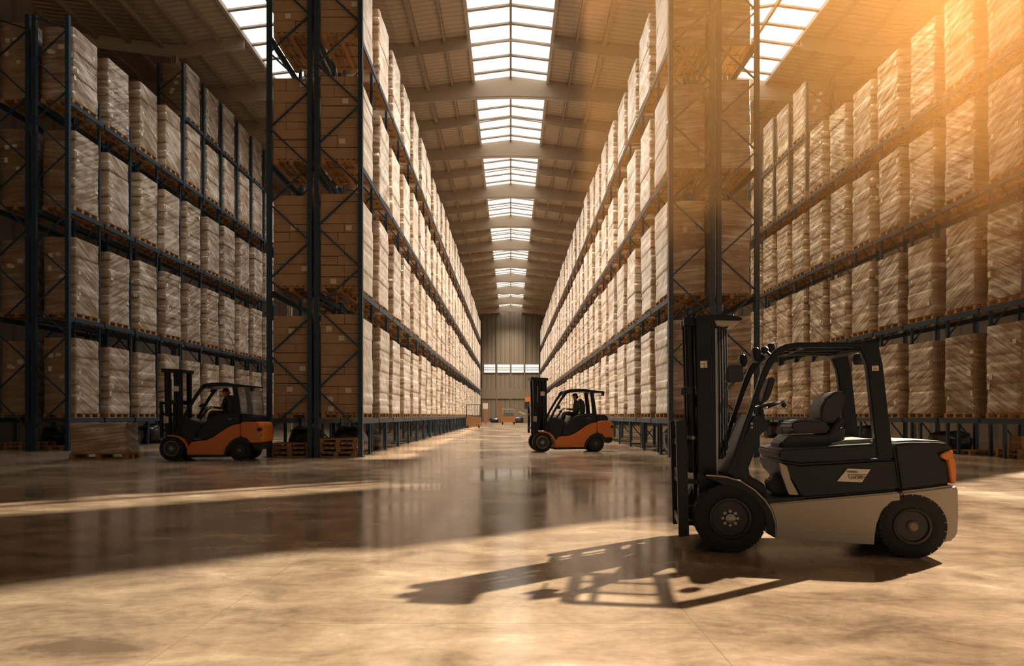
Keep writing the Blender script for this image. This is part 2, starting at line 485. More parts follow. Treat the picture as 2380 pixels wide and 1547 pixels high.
def light_rafter(y):
    bm = bmesh.new()
    segs = [(-26.2, -19.65), (-19.65, -15.6), (-10.6, -6.55), (-6.55, -2.5), (2.5, 7.25), (7.25, 12.0), (17.0, 21.75), (21.75, 29.0)]
    if y > SKY_L1: segs += [(-15.6, -13.1), (-13.1, -10.6)]
    for a, b_ in segs:
        add_prism(bm, [(a, roof_z(a)), (b_, roof_z(b_)), (b_, roof_z(b_) - 0.62), (a, roof_z(a) - 0.62)], y - 0.05, y + 0.05)
        add_bar(bm, (a, y, roof_z(a) - 0.62), (b_, y, roof_z(b_) - 0.62), 0.24, 0.04, up=(0, 1, 0))
    for r in (0.0, 14.5):
        for s in (-1, 1):
            add_bar(bm, (r, y, roof_z(r) - 0.55), (r + s * 2.5, y, roof_z(r + s * 2.5) - 0.6), 0.07, 0.07, up=(0, 1, 0))
    o = finish(bm, 'rafter', M['beam_paint'], smooth=0); o['kind'] = 'structure'
y = 45.7; k = 0
while y < END - 2:
    main_rafter(y); y += 10.5
y = 40.3
while y < END - 4:
    light_rafter(y); y += 10.5
for x, w in ((-5.45, .26), (-3.85, .12), (3.85, .12), (5.45, .26), (18.3, .14), (20.5, .30), (22.6, .18), (24.6, .2), (9.0, .14), (10.6, .14),
             (-9, .14), (-17.0, .14), (-18.6, .2), (-20.4, .2), (-22.3, .24), (-24.2, .2)):
    bm = bmesh.new(); add_box(bm, (x, (ROOF0 + END) / 2, roof_z(x) - 0.13), (w, END - ROOF0, 0.26))
    o = finish(bm, 'purlin', M['purlin_paint'], smooth=0); o['kind'] = 'structure'
for x in (-19.65, 21.75):
    y = 45.7 if x > 0 else 40.3
    while y < 80:
        bm = bmesh.new()
        add_box(bm, (x, y, 11.2), (0.05, 0.34, 22.4)); add_box(bm, (x - 0.14, y, 11.2), (0.04, 0.36, 22.4)); add_box(bm, (x + 0.14, y, 11.2), (0.04, 0.36, 22.4))
        o = finish(bm, 'column', M['beam_paint'], smooth=0); o['kind'] = 'structure'
        y += 21.0

# ------------------------------------------------------------------ pallet loads
PAL_H = 0.18
def pallet_bm(w, l, h=PAL_H, nx=3, ny=4):
    """pallet w (x) by l (y): runners, blocks, deck boards"""
    bm = bmesh.new()
    t = h * 0.15; bh = h - 3 * t
    for i in range(nx):
        x = -w / 2 + 0.07 + (w - 0.14) * i / (nx - 1)
        add_box(bm, (x, 0, t / 2), (0.13, l, t))
        for j in range(ny):
            yy = -l / 2 + 0.08 + (l - 0.16) * j / (ny - 1)
            add_box(bm, (x, yy, t + bh / 2), (0.135, 0.15, bh))
    for j in range(ny):
        yy = -l / 2 + 0.08 + (l - 0.16) * j / (ny - 1)
        add_box(bm, (0, yy, t + bh + t / 2), (w, 0.14, t))
    nb = max(5, int(w / 0.17))
    for i in range(nb):
        x = -w / 2 + 0.065 + (w - 0.13) * i / (nb - 1)
        add_box(bm, (x, 0, h - t / 2), (0.12, l, t))
    return bm

def stack_bm(w, l, h, seed, row=0.33):
    """wrapped carton stack: rows that jut in and out a little, film pulled round the corners"""
    rnd = random.Random(seed)
    bm = bmesh.new()
    nrow = max(2, round(h / row)); rh = h / nrow
    nx, ny, rad = 5, 8, 0.05
    base = []
    for i in range(nx): base.append((-w / 2 + rad + (w - 2 * rad) * i / (nx - 1), -l / 2))
    for j in range(ny): base.append((w / 2, -l / 2 + rad + (l - 2 * rad) * j / (ny - 1)))
    for i in range(nx): base.append((w / 2 - rad - (w - 2 * rad) * i / (nx - 1), l / 2))
    for j in range(ny): base.append((-w / 2, l / 2 - rad - (l - 2 * rad) * j / (ny - 1)))
    n = len(base)
    zs = []
    for r in range(nrow):
        zs += [(r * rh + 0.006, r, -0.002), (r * rh + rh * 0.25, r, 0.004), (r * rh + rh * 0.75, r, 0.004), ((r + 1) * rh - 0.006, r, -0.002)]
    offs = [(rnd.uniform(-.014, .014), rnd.uniform(-.035, .035)) for _ in range(nrow)]
    rings = []
    for z, r, d in zs:
        ring = []
        for (x, y_) in base:
            nv = mnoise.noise(Vector((x * 1.3 + seed * 7.1, y_ * 1.1, z * 1.0)))
            nv2 = mnoise.noise(Vector((x * 0.5 + seed * 3.3, y_ * 0.5 + 9, z * 0.45)))
            s = 1 + (d + nv * 0.022 + nv2 * 0.03) / (w / 2)
            lean = (z / h) ** 2 * 0.03 * (1 if seed % 2 else -1)
            ring.append(bm.verts.new((x * s + offs[r][0] * 0.6, y_ * (1 + (d + nv * 0.03) / (l / 2)) + offs[r][1] * 0.5 + lean, z)))
        rings.append(ring)
    for a, b_ in zip(rings[:-1], rings[1:]):
        for k in range(n):
            f = bm.faces.new((a[k], a[(k + 1) % n], b_[(k + 1) % n], b_[k]))
    top = bm.faces.new(rings[-1]); bm.faces.new(list(reversed(rings[0])))
    bm.normal_update()
    for f in bm.faces:
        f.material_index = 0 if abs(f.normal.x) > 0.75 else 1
    return bm

def decal_on(bvh, parent, pos, direction, w, h, name, mat, rot=0.0):
    """small paper stuck to the stack's surface"""
    hit = bvh.ray_cast(Vector(pos), Vector(direction))
    if hit[0] is None: return None
    d = Vector(direction)
    bm = bmesh.new()
    if abs(d.x) > .5: s = (0.008, w, h)
    else: s = (w, 0.008, h)
    add_box(bm, hit[0] - d * 0.012, s)
    return finish(bm, name, mat, parent, smooth=0)

VAR = {}
PROTO_HOLD = []
def make_variant(key, w, l, h, seed, mats, row, nlab):
    rnd = random.Random(seed * 13 + 5)
    root = bpy.data.objects.new('pallet_load', None); COL.objects.link(root)
    root.empty_display_size = 0.2
    root['category'] = 'pallet load'
    p = finish(pallet_bm(w - 0.02, l, ny=4), 'pallet', M['wood'], root, smooth=0)
    bm = stack_bm(w, l - 0.06, h, seed, row)
    bm.normal_update()
    bvh = BVHTree.FromBMesh(bm)
    s = finish(bm, 'wrapped_cartons', mats, root, smooth=50)
    s.location = (0, 0, PAL_H)
    kids = [p, s]; lab = []
    for i in range(nlab):
        side = rnd.choice((-1, 1)) if i > 1 else (-1, 1)[i % 2]
        z = rnd.uniform(0.15, 0.85) * h
        yy = rnd.choice((-1, 1)) * (l / 2 - rnd.uniform(0.12, 0.35))
        o = decal_on(bvh, root, (side * (w + 1), yy, z), (-side, 0, 0), rnd.uniform(.10, .2), rnd.uniform(.09, .2), 'shipping_label', M['paper'])
        if o: o.location = (0, 0, PAL_H); lab.append(o)
    for i in range(max(1, nlab // 2)):
        o = decal_on(bvh, root, (rnd.uniform(-.45, .45) * w, -l - 1, rnd.uniform(.15, .85) * h), (0, 1, 0), rnd.uniform(.12, .24), rnd.uniform(.1, .2), 'shipping_label', M['paper'])
        if o: o.location = (0, 0, PAL_H); lab.append(o)
    VAR[key] = (root, kids, lab, [False])
    return root

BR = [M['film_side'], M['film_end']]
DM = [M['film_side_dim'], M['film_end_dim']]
i = 0
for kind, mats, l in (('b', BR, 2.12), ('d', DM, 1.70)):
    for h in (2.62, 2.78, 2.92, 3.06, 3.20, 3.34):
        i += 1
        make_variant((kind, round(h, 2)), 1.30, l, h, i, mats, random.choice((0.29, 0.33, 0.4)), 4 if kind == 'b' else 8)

def place_load(key, loc, label, group, near=True, flip=False):
    root, kids, lab, used = VAR[key]
    rz = PI if flip else 0.0
    if not used[0] and near:
        used[0] = True
        root.location = loc; root.rotation_euler = (0, 0, rz)
        tag(root, label, 'pallet load', group)
        return root
    return dup(root, kids + (lab if near else []), loc, rz, None, label, group)

# ------------------------------------------------------------------ racks
def post_bm(x, y, z0, z1, w=0.13, d=0.12):
    bm = bmesh.new()
    add_box(bm, (x, y, (z0 + z1) / 2), (w, 0.02, z1 - z0))
    add_box(bm, (x - w / 2 + 0.01, y + d / 2, (z0 + z1) / 2), (0.02, d, z1 - z0))
    add_box(bm, (x + w / 2 - 0.01, y + d / 2, (z0 + z1) / 2), (0.02, d, z1 - z0))
    return bm

def add_slots(bm, x, y, z0, z1, mi):
    z = z0 + 0.1
    while z < z1:
        for s in (-0.03, 0.03):
            add_box(bm, (x + s, y - 0.011, z + (0.04 if s > 0 else 0)), (0.018, 0.004, 0.045), None, mi)
        z += 0.16

def rack(label, xa, xb, y0, pitch, nb, levels, top, detail=True, zig0=0.0, group=None, mirror=False, beams_max=100, base_mat=None, recess=0.10):
    """one rack run from distance y0, posts at xa (aisle side) and xb; levels = beam heights; top = post top"""
    bmn, dk = base_mat or M['rack_blue'], M['black_paint']
    r = thing('pallet_rack', label, 'pallet rack', (0, y0, 0), 0, group)
    s = 1 if xb > xa else -1
    n_beam = 0
    for k in range(nb + 1):
        y = k * pitch
        if k == 0 and detail:
            for x in (xa, xb):
                bm = post_bm(x, y, 0, top, 0.15, 0.14)
                add_slots(bm, x, y, 0.2, top, 1)
                add_box(bm, (x, y + 0.07, 0.008), (0.26, 0.26, 0.016))
                finish(bm, 'post', [bmn, dk], r, smooth=0)
            z = zig0; side = mirror
            dz = abs(xb - xa) - 0.10
            while z < top - 0.4:
                z2 = min(z + dz, top - 0.1)
                p, q = ((xa, z), (xb, z2)) if side else ((xb, z), (xa, z2))
                if z > 0.05:
                    bm = bmesh.new(); add_bar(bm, (p[0], y + 0.06, p[1]), (q[0], y + 0.06, q[1]), 0.055, 0.04, up=(0, 1, 0))
                    finish(bm, 'brace', bmn, r, smooth=0)
                side = not side; z += dz
        else:
            tt = levels[-1] + 0.9; bm = post_bm(xa + s * recess, y, 0, tt, 0.10, 0.08); b2 = post_bm(xb, y, 0, tt)
            me = bpy.data.meshes.new('t'); b2.to_mesh(me); b2.free(); bm.from_mesh(me); bpy.data.meshes.remove(me)
            z = 0.3; side = False; dz = 1.35
            while z < tt - 0.2 and k < 14:
                z2 = min(z + dz, tt - 0.1)
                xr = xa + s * recess
                p, q = ((xr, z), (xb, z2)) if side else ((xb, z), (xr, z2))
                add_bar(bm, (p[0], y + 0.06, p[1]), (q[0], y + 0.06, q[1]), 0.05, 0.04, up=(0, 1, 0))
                side = not side; z += dz
            finish(bm, 'upright_frame', bmn, r, smooth=0)
    rest = bmesh.new(); has_rest = False
    beam_mesh = None
    for k in range(nb):
        for lv, z in enumerate(levels):
            if n_beam < beams_max:
                if beam_mesh is None:
                    bm = bmesh.new()
                    add_box(bm, (0, pitch / 2, -0.09), (0.06, pitch - 0.14, 0.18)); add_box(bm, (s * 0.05, pitch / 2, -0.015), (0.08, pitch - 0.14, 0.03))
                    o = finish(bm, 'beam', bmn, r, smooth=0); beam_mesh = o.data
                else:
                    o = bpy.data.objects.new('beam', beam_mesh); COL.objects.link(o); o.parent = r
                o.location = (xa, k * pitch + 0.07, z)
                n_beam += 1
            else:
                has_rest = True
                add_box(rest, (xa, (k + .5) * pitch + 0.07, z - 0.09), (0.06, pitch - 0.14, 0.18))
            add_box(rest, (xb, (k + .5) * pitch + 0.07, z - 0.09), (0.06, pitch - 0.14, 0.18)); has_rest = True
    if has_rest:
        o = finish(rest, 'beam', bmn, r, smooth=0); o['kind'] = 'stuff'; o['label'] = 'long rows of beams at the back and far end'
    else: rest.free()
    # legs carrying the lowest deck mid-bay
    leg_mesh = None
    for k in range(min(nb, 50)):
        if leg_mesh is None:
            bm = bmesh.new()
            add_box(bm, (0, 0, (levels[0] - .19) / 2), (0.09, 0.09, levels[0] - .19)); add_box(bm, (0, 0, 0.008), (0.16, 0.16, 0.016))
            o = finish(bm, 'deck_leg', bmn, r, smooth=0); leg_mesh = o.data
        else:
            o = bpy.data.objects.new('deck_leg', leg_mesh); COL.objects.link(o); o.parent = r
        o.location = (xa + s * 0.02, (k + .5) * pitch + 0.07, 0)
    return r

LEV_L = (1.30, 5.60, 9.88, 14.15)
LEV_R = (1.30, 5.42, 9.72, 13.95)
LEV_FL = (1.30, 5.36, 9.68, 13.98)
LEV_FR = (1.30, 5.08, 9.15, 13.25)
Y_MID, PITCH, NB_L, NB_R = 23.1, 3.12, 30, 33
rack('blue rack run lining the left side of the central aisle', -5.05, -6.52, Y_MID, PITCH, NB_L, LEV_L, 17.6, zig0=0.9, mirror=True, recess=0.26)
rack('blue rack back to back behind the left central run, nearest its end frame', -8.12, -6.75, Y_MID, PITCH, 4, LEV_L, 17.6, zig0=0.9, mirror=True)
rack('rack run lining the right side of the central aisle', 5.38, 6.78, Y_MID, PITCH, NB_R, LEV_R, 17.4, zig0=0.85, mirror=True, recess=0.26)
rack('rack back to back with the right central run, end frame behind the grey forklift mast', 8.28, 7.0, Y_MID, PITCH, 4, LEV_R, 17.4, zig0=0.85, mirror=True)
Y_FL, P_FL = 27.3, 2.42
rack('dark blue rack run along the left aisle behind the orange forklift', -17.6, -18.92, Y_FL, P_FL, 10, LEV_FL, 17.3, zig0=0.9, mirror=False, recess=0.2)
rack('dark blue rack at the left picture edge, back to back with its neighbour', -20.6, -19.18, Y_FL, P_FL, 3, LEV_FL, 17.3, zig0=0.9, mirror=False)
Y_FR, P_FR = 21.23, 2.31
rack('rack run along the right aisle behind the grey forklift', 16.1, 17.5, Y_FR, P_FR, 12, LEV_FR, 13.9, zig0=0.6, recess=0.34)

rnd = random.Random(11)
HS = (2.62, 2.78, 2.92, 3.06, 3.20, 3.34)
def fill(xc, y0, pitch, bays, levels, hset, kind, words, group, near_y=62.0, skip=()):
    for k in bays:
        for lv, z in enumerate(levels):
            if (k, lv) in skip: continue
            h = HS[rnd.choice(hset[lv])]
            y = y0 + (k + 0.5) * pitch + 0.07 + rnd.uniform(-0.05, 0.05)
            place_load((kind, h), (xc + rnd.uniform(-0.04, 0.04), y, z), 'wrapped pallet load, %s bay from the front, %s level, %s' % (ordinal(k + 1), ordinal(lv + 1), words),
                       group, y < near_y, rnd.random() < 0.5)
HMID = ((4, 5), (3, 4), (2, 3), (1, 2, 3))
FAR_L, FAR_R = 23, 24
fill(-5.78, Y_MID, PITCH, range(1, FAR_L), LEV_L, HMID, 'b', 'rack left of central aisle', 'wrapped loads in the rack left of the central aisle')
fill(6.08, Y_MID, PITCH, range(0, FAR_R), LEV_R, HMID, 'b', 'rack right of central aisle', 'wrapped loads in the rack right of the central aisle')
fill(7.62, Y_MID, PITCH, range(0, 1), LEV_R, HMID, 'b', 'outer half of right rack end', 'wrapped loads in the outer half of the right rack end')
HF = ((2, 3), (2, 3, 4), (3, 4), (2, 3, 4))
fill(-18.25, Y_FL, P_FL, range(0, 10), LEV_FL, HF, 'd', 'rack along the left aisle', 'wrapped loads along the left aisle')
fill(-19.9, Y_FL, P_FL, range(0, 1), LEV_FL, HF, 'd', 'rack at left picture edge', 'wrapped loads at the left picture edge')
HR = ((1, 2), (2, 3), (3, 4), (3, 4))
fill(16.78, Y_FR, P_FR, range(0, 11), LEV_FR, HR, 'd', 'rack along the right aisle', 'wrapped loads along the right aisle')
# taller fifth level at the back of both side blocks
def top_level(xa, xb, y0, pitch, n, z, top, label, words, group, xc):
    r = thing('pallet_rack', label, 'pallet rack', (0, y0, 0))
    for k in range(n + 1):
        bm = bmesh.new()
        for x in (xa, xb): add_box(bm, (x, k * pitch, (13.6 + top) / 2), (0.13, 0.12, top - 13.6))
        add_bar(bm, (xa, k * pitch, z + 0.1), (xb, k * pitch, z + 1.3), 0.05, 0.04, up=(0, 1, 0))
        add_bar(bm, (xb, k * pitch, z + 1.3), (xa, k * pitch, z + 2.4), 0.05, 0.04, up=(0, 1, 0))
        finish(bm, 'upright_frame', M['rack_blue'], r, smooth=0)
        if k < n:
            for x in (xa, xb):
                bm = bmesh.new(); add_box(bm, (x, (k + .5) * pitch, z - 0.09), (0.06, pitch - .13, 0.18)); finish(bm, 'beam', M['rack_blue'], r, smooth=0)
            place_load(('d', 2.62 if k % 2 else 2.78), (xc, y0 + (k + .5) * pitch, z), 'wrapped pallet load, %s from the front on the topmost level, %s' % (ordinal(k + 1), words), group)
top_level(-17.6, -18.92, Y_FL + 4 * P_FL, P_FL, 5, 17.55, 20.3, 'taller upper rack section rising behind the left aisle loads', 'rack along the left aisle', 'topmost loads along the left aisle', -18.25)
top_level(16.1, 17.5, Y_FR + 7 * P_FR, P_FR, 4, 16.75, 19.5, 'taller upper rack section rising behind the right aisle loads', 'rack along the right aisle', 'topmost loads along the right aisle', 16.78)

# the far ends of the two central runs: too many and too small to tell apart
def far_mass(name, xc, b0, b1, levels, label):
    bm = bmesh.new()
    for k in range(b0, b1):
        for lv, z in enumerate(levels):
            h = HS[rnd.choice(HMID[lv])]
            y = Y_MID + (k + .5) * PITCH
            add_box(bm, (xc, y, z + 0.09), (1.26, 2.38, 0.16), None, 2)
            vs = add_box(bm, (xc + rnd.uniform(-.03, .03), y, z + 0.18 + h / 2), (1.30, 2.34, h))
    bm.normal_update()
    for f in bm.faces:
        if f.material_index != 2: f.material_index = 0 if abs(f.normal.x) > .7 else 1
    o = finish(bm, name, BR + [M['wood']], smooth=0)
    tag(o, label, 'pallet loads', None, 'stuff')
far_mass('distant_pallet_loads', -5.78, FAR_L, NB_L, LEV_L, 'mass of wrapped pallet loads at the distant end of the left central rack')
far_mass('distant_pallet_loads', 6.08, FAR_R, NB_R, LEV_R, 'mass of wrapped pallet loads at the distant end of the right central rack')

# end loads of the left central racks: bare brown cartons facing the camera
def carton_load(xc, y0, z, h, w, seed, label, group, both=True):
    rn = random.Random(seed)
    r = thing('pallet_load', label, 'pallet load', (xc, y0, z), 0, group)
    l = 2.40
    p = finish(pallet_bm(w - .02, l), 'pallet', M['wood'], r, smooth=0); p.location = (0, l / 2, 0)
    bm = stack_bm(w, l - 0.62, h - 0.02, seed, 0.33)
    s = finish(bm, 'wrapped_cartons', BR, r, smooth=50); s.location = (0, 0.6 + (l - 0.62) / 2, PAL_H)
    zz = PAL_H; n = 0
    while zz < PAL_H + h - 0.12:
        rh = rn.choice((0.26, 0.30, 0.34, 0.40)); rh = min(rh, PAL_H + h - zz)
        if PAL_H + h - zz - rh < 0.16: rh = PAL_H + h - zz
        split = rn.choice((0, 0, 0.35, 0.45, 0.62))
        parts = [(0, 1)] if not split else [(0, split), (split, 1)]
        for a, b_ in parts:
            ww = (b_ - a) * w
            bm = bmesh.new()
            add_box(bm, (-w / 2 + a * w + ww / 2, 0.30 + rn.uniform(-.02, .02), zz + rh / 2), (ww - 0.014, 0.58, rh - rn.choice((0.010, 0.014, 0.030))))
            finish(bm, 'carton', M['carton'], r, smooth=0, bevel=0.012, segs=1)
        if rn.random() < 0.28:
            bm = bmesh.new(); add_box(bm, (rn.uniform(-.4, .4) * w, 0.30 - 0.29 - 0.024, zz + rh / 2), (0.2, 0.006, 0.17))
            finish(bm, 'shipping_label', M['paper'], r, smooth=0)
        zz += rh
LH = (3.35, 3.12, 2.80, 2.85)
for lv, z in enumerate(LEV_L):
    carton_load(-5.78, Y_MID + 0.16, z, LH[lv], 1.28, 101 + lv, 'stack of brown cartons on pallet, aisle side of left rack end, %s level' % ordinal(lv + 1), 'carton stacks in the aisle half of the left rack end')
    carton_load(-7.42, Y_MID + 0.16, z, LH[lv] - .06, 1.20, 131 + lv, 'stack of brown cartons on pallet, outer half of left rack end, %s level' % ordinal(lv + 1), 'carton stacks in the outer half of the left rack end')

# further loads hidden behind those of the outer halves (seen from below only)
for lv in (1, 2, 3):
    place_load(('b', 2.78), (-7.42, Y_MID + 1.5 * PITCH, LEV_L[lv]), 'wrapped pallet load, second bay, %s level, outer half of left rack end' % ordinal(lv + 1), 'second bay loads in the outer half of the left rack end')
    place_load(('b', 2.78), (7.62, Y_MID + 1.5 * PITCH, LEV_R[lv]), 'wrapped pallet load, second bay, %s level, outer half of right rack end' % ordinal(lv + 1), 'second bay loads in the outer half of the right rack end')

# prototypes that were never placed go away
for key, (root, kids, lab, used) in VAR.items():
    if not used[0]:
        for o in kids + lab + [root]: bpy.data.objects.remove(o)

# ------------------------------------------------------------------ loose pallets and things on the floor
def pallet_thing(loc, label, group, w=1.4, l=1.1, rz=0.0, h=0.155):
    r = thing('wooden_pallet', label, 'pallet', loc, rz, group)
    t = 0.024; bh = h - 3 * t
    for i in range(3):
        y = -l / 2 + .06 + (l - .12) * i / 2
        bm = bmesh.new(); add_box(bm, (0, y, t / 2), (w, .11, t)); finish(bm, 'runner', M['wood'], r, smooth=0)
        for j in range(3):
            bm = bmesh.new(); add_box(bm, (-w / 2 + .075 + (w - .15) * j / 2, y, t + bh / 2), (.15, .11, bh)); finish(bm, 'block', M['wood'], r, smooth=0)
        bm = bmesh.new(); add_box(bm, (0, y, t + bh + t / 2), (w, .11, t)); finish(bm, 'stringer', M['wood'], r, smooth=0)
    for i in range(7):
        bm = bmesh.new(); add_box(bm, (-w / 2 + .06 + (w - .12) * i / 6, 0, h - t / 2), (.12, l, t)); finish(bm, 'deck_board', M['wood'], r, smooth=0)
    return r
POS = ('lowest', 'second', 'third', 'topmost')
for k in range(3):
    pallet_thing((-7.5 + (0.0, .03, -.02)[k], Y_MID + 0.72, 0.157 * k), '%s of three wooden pallets piled under the outer half of the left rack end' % ('lowest', 'middle', 'topmost')[k], 'pallets under the outer half of the left rack end', rz=(0.02, -.01, .03)[k])
for k in range(4):
    pallet_thing((-5.86 + (-.05, .02, 0, .02)[k], Y_MID + 0.7, 0.157 * k), '%s of four wooden pallets piled under the aisle half of the left rack end' % POS[k], 'pallets under the aisle half of the left rack end', w=1.32, rz=(0, .02, -.01, .01)[k])
for k in range(2):
    pallet_thing((17.0, 22.6, 0.157 * k), '%s pallet of two under the right rack, last bay at the picture edge' % ('lower', 'upper')[k], 'pallets at the edge of the right rack')
pallet_thing((16.9, 24.8, 0), 'single wooden pallet under the right rack behind the grey forklift counterweight', None)
for k in range(2):
    pallet_thing((-19.9, 28.5, 0.157 * k), '%s pallet of two under the rack at the left picture edge' % ('lower', 'upper')[k], 'pallets under the rack at the left edge')
pallet_thing((-18.3, 28.6, 0), 'wooden pallet lying under the left aisle rack behind the end posts', None, w=1.1)
def wood_crate(loc, label, s=(0.5, 0.5, 0.42)):
    r = thing('wooden_crate', label, 'crate', loc)
    bm = bmesh.new()
    for i in range(3):
        z = s[2] * (i + .5) / 3
        for sgn in (-1, 1):
            add_box(bm, (0, sgn * s[1] / 2, z), (s[0], .025, s[2] / 3 - .02)); add_box(bm, (sgn * s[0] / 2, 0, z), (.025, s[1], s[2] / 3 - .02))
    add_box(bm, (0, 0, .015), (s[0], s[1], .03))
    finish(bm, 'slatted_body', M['wood'], r, smooth=0)
    for sx in (-1, 1):
        for sy in (-1, 1):
            bm = bmesh.new(); add_box(bm, (sx * (s[0] / 2 + .02), sy * (s[1] / 2 + .02), s[2] / 2), (.05, .05, s[2])); finish(bm, 'corner_post', M['wood'], r, smooth=0)
wood_crate((16.75, 22.45, 0.314), 'wooden crate on two pallets under the right rack')
wood_crate((17.2, 22.6, 0.314), 'second wooden crate on two pallets under the right rack, nearer the picture edge')
for k, (x, y) in enumerate(((17.0, 29.0), (17.15, 29.1), (17.3, 29.05))):
    bm = bmesh.new(); add_bar(bm, (x, y, 0), (x + .02, y + .15, 1.05), .09, .03)
    o = finish(bm, 'timber_plank', M['wood'], smooth=0)
    tag(o, '%s of three planks leaning under the right rack, seen past the forklift seat' % ('first', 'middle', 'last')[k], 'plank', 'planks leaning under the right rack')

def bundle(loc, s, seed, label, group):  # dark lumps added to stand for unclear clutter under the racks
    bm = bmesh.new()
    bmesh.ops.create_icosphere(bm, subdivisions=3, radius=1)
    for v in bm.verts:
        p = v.co.copy()
        q = Vector([math.copysign(abs(c) ** 0.7, c) for c in p])
        d = 1 + 0.25 * mnoise.noise(p * 1.9 + Vector((seed, 0, 0))) + 0.08 * mnoise.noise(p * 6 + Vector((seed, 4, 0)))
        v.co = Vector((q.x * s[0] * d, q.y * s[1] * d, max(0, (q.z * d + 0.8) * s[2] / 1.8)))
    o = finish(bm, 'tarpaulin_bundle', M['tarp'], smooth=60); o.location = loc
    tag(o, label, 'bundle', group)
bundle((-7.5, Y_MID + 2.2, 0), (.62, .6, .98), 2, 'black wrapped bundle behind the pallets under the outer left rack half', 'black bundles under the left racks')
bundle((-5.9, Y_MID + 2.2, 0), (.6, .6, 1.0), 5, 'black wrapped bundle behind the pallets under the aisle half of the left rack', 'black bundles under the left racks')
bundle((-5.9, Y_MID + 5.4, 0), (.55, .8, .8), 8, 'black wrapped bundle in the second bay under the left central rack', 'black bundles under the left racks')
bundle((-18.3, 30.4, 0), (.55, .8, .95), 11, 'dark wrapped bundle under the left aisle rack beside the end posts', 'black bundles under the left racks')
bundle((-19.9, 30.4, 0), (.55, .8, .95), 14, 'dark wrapped bundle under the rack at the left picture edge', 'black bundles under the left racks')
bundle((6.1, Y_MID + 1.6, 0), (.6, .8, .95), 17, 'dark wrapped bundle under the right central rack end', 'black bundles under the right racks')
bundle((17.0, 26.6, 0), (.6, .8, .8), 20, 'dark wrapped bundle under the right aisle rack, third bay', 'black bundles under the right racks')
bundle((16.9, 32.5, 0), (.6, .9, .9), 23, 'dark wrapped bundle under the right aisle rack, fifth bay', 'black bundles under the right racks')
for k in range(8):  # added filler that darkens the shaded space below the left deck
    bundle((-18.3 + 0.1 * (k % 3), 32.6 + 2.42 * k, 0), (.62, 1.0, .95 + .06 * (k % 2)), 40 + k, 'dark wrapped bundle under the left aisle rack, %s bay' % ordinal(k + 3), 'black bundles under the left racks')
for k in range(5):  # the same added dark filler below the right deck
    bundle((17.0, 35.0 + 2.31 * k, 0), (.62, 1.0, .95 + .06 * (k % 2)), 60 + k, 'dark wrapped bundle under the right aisle rack, %s bay' % ordinal(k + 6), 'black bundles under the right racks')

# low wrapped load standing on the floor at the left
r = thing('pallet_load', 'low wrapped carton block on a pallet standing on the floor, left of the orange forklift', 'pallet load', (at(240, 1067, 22.3).x, 22.4, 0))
bm = pallet_bm(0.80, 1.86, 0.19, 3, 3); bmesh.ops.rotate(bm, verts=bm.verts, cent=(0, 0, 0), matrix=Matrix.Rotation(PI / 2, 3, 'Z'))
finish(bm, 'pallet', M['wood'], r, smooth=0)
bm = stack_bm(0.78, 1.82, 0.98, 77, 0.33)
bmesh.ops.rotate(bm, verts=bm.verts, cent=(0, 0, 0), matrix=Matrix.Rotation(PI / 2, 3, 'Z'))
bm.normal_update()
for f in bm.faces: f.material_index = 0 if abs(f.normal.x) > .75 else 1
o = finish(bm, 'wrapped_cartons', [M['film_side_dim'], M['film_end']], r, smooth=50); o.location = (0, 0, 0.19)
bm = bmesh.new(); add_box(bm, (0.0, -.425, 0.93), (.44, .008, .14)); finish(bm, 'shipping_label', M['paper'], r, smooth=0)
bm = bmesh.new()
for k in range(2): add_box(bm, (-.03 + .07 * k, -.431, 0.93), (.035, .004, .03))
finish(bm, 'label_print', M['ink'], r, smooth=0)

# ------------------------------------------------------------------ text helper
def text_mesh(s, size, name, mat, parent, origin, xdir, ydir, depth=0.002):
    cu = bpy.data.curves.new(name, 'FONT'); cu.body = s; cu.size = size; cu.extrude = depth; cu.align_x = 'CENTER'; cu.align_y = 'CENTER'
    t = bpy.data.objects.new(name, cu); COL.objects.link(t)
    dg = bpy.context.evaluated_depsgraph_get()
    me = bpy.data.meshes.new_from_object(t.evaluated_get(dg))
    bpy.data.objects.remove(t)
    x, y = Vector(xdir), Vector(ydir); z = x.cross(y)
    R = Matrix((x, y, z)).transposed().to_4x4(); R.translation = Vector(origin)
    me.transform(R)
    me.materials.clear(); me.materials.append(mat)
    o = bpy.data.objects.new(name, me); COL.objects.link(o); o.parent = parent
    return o

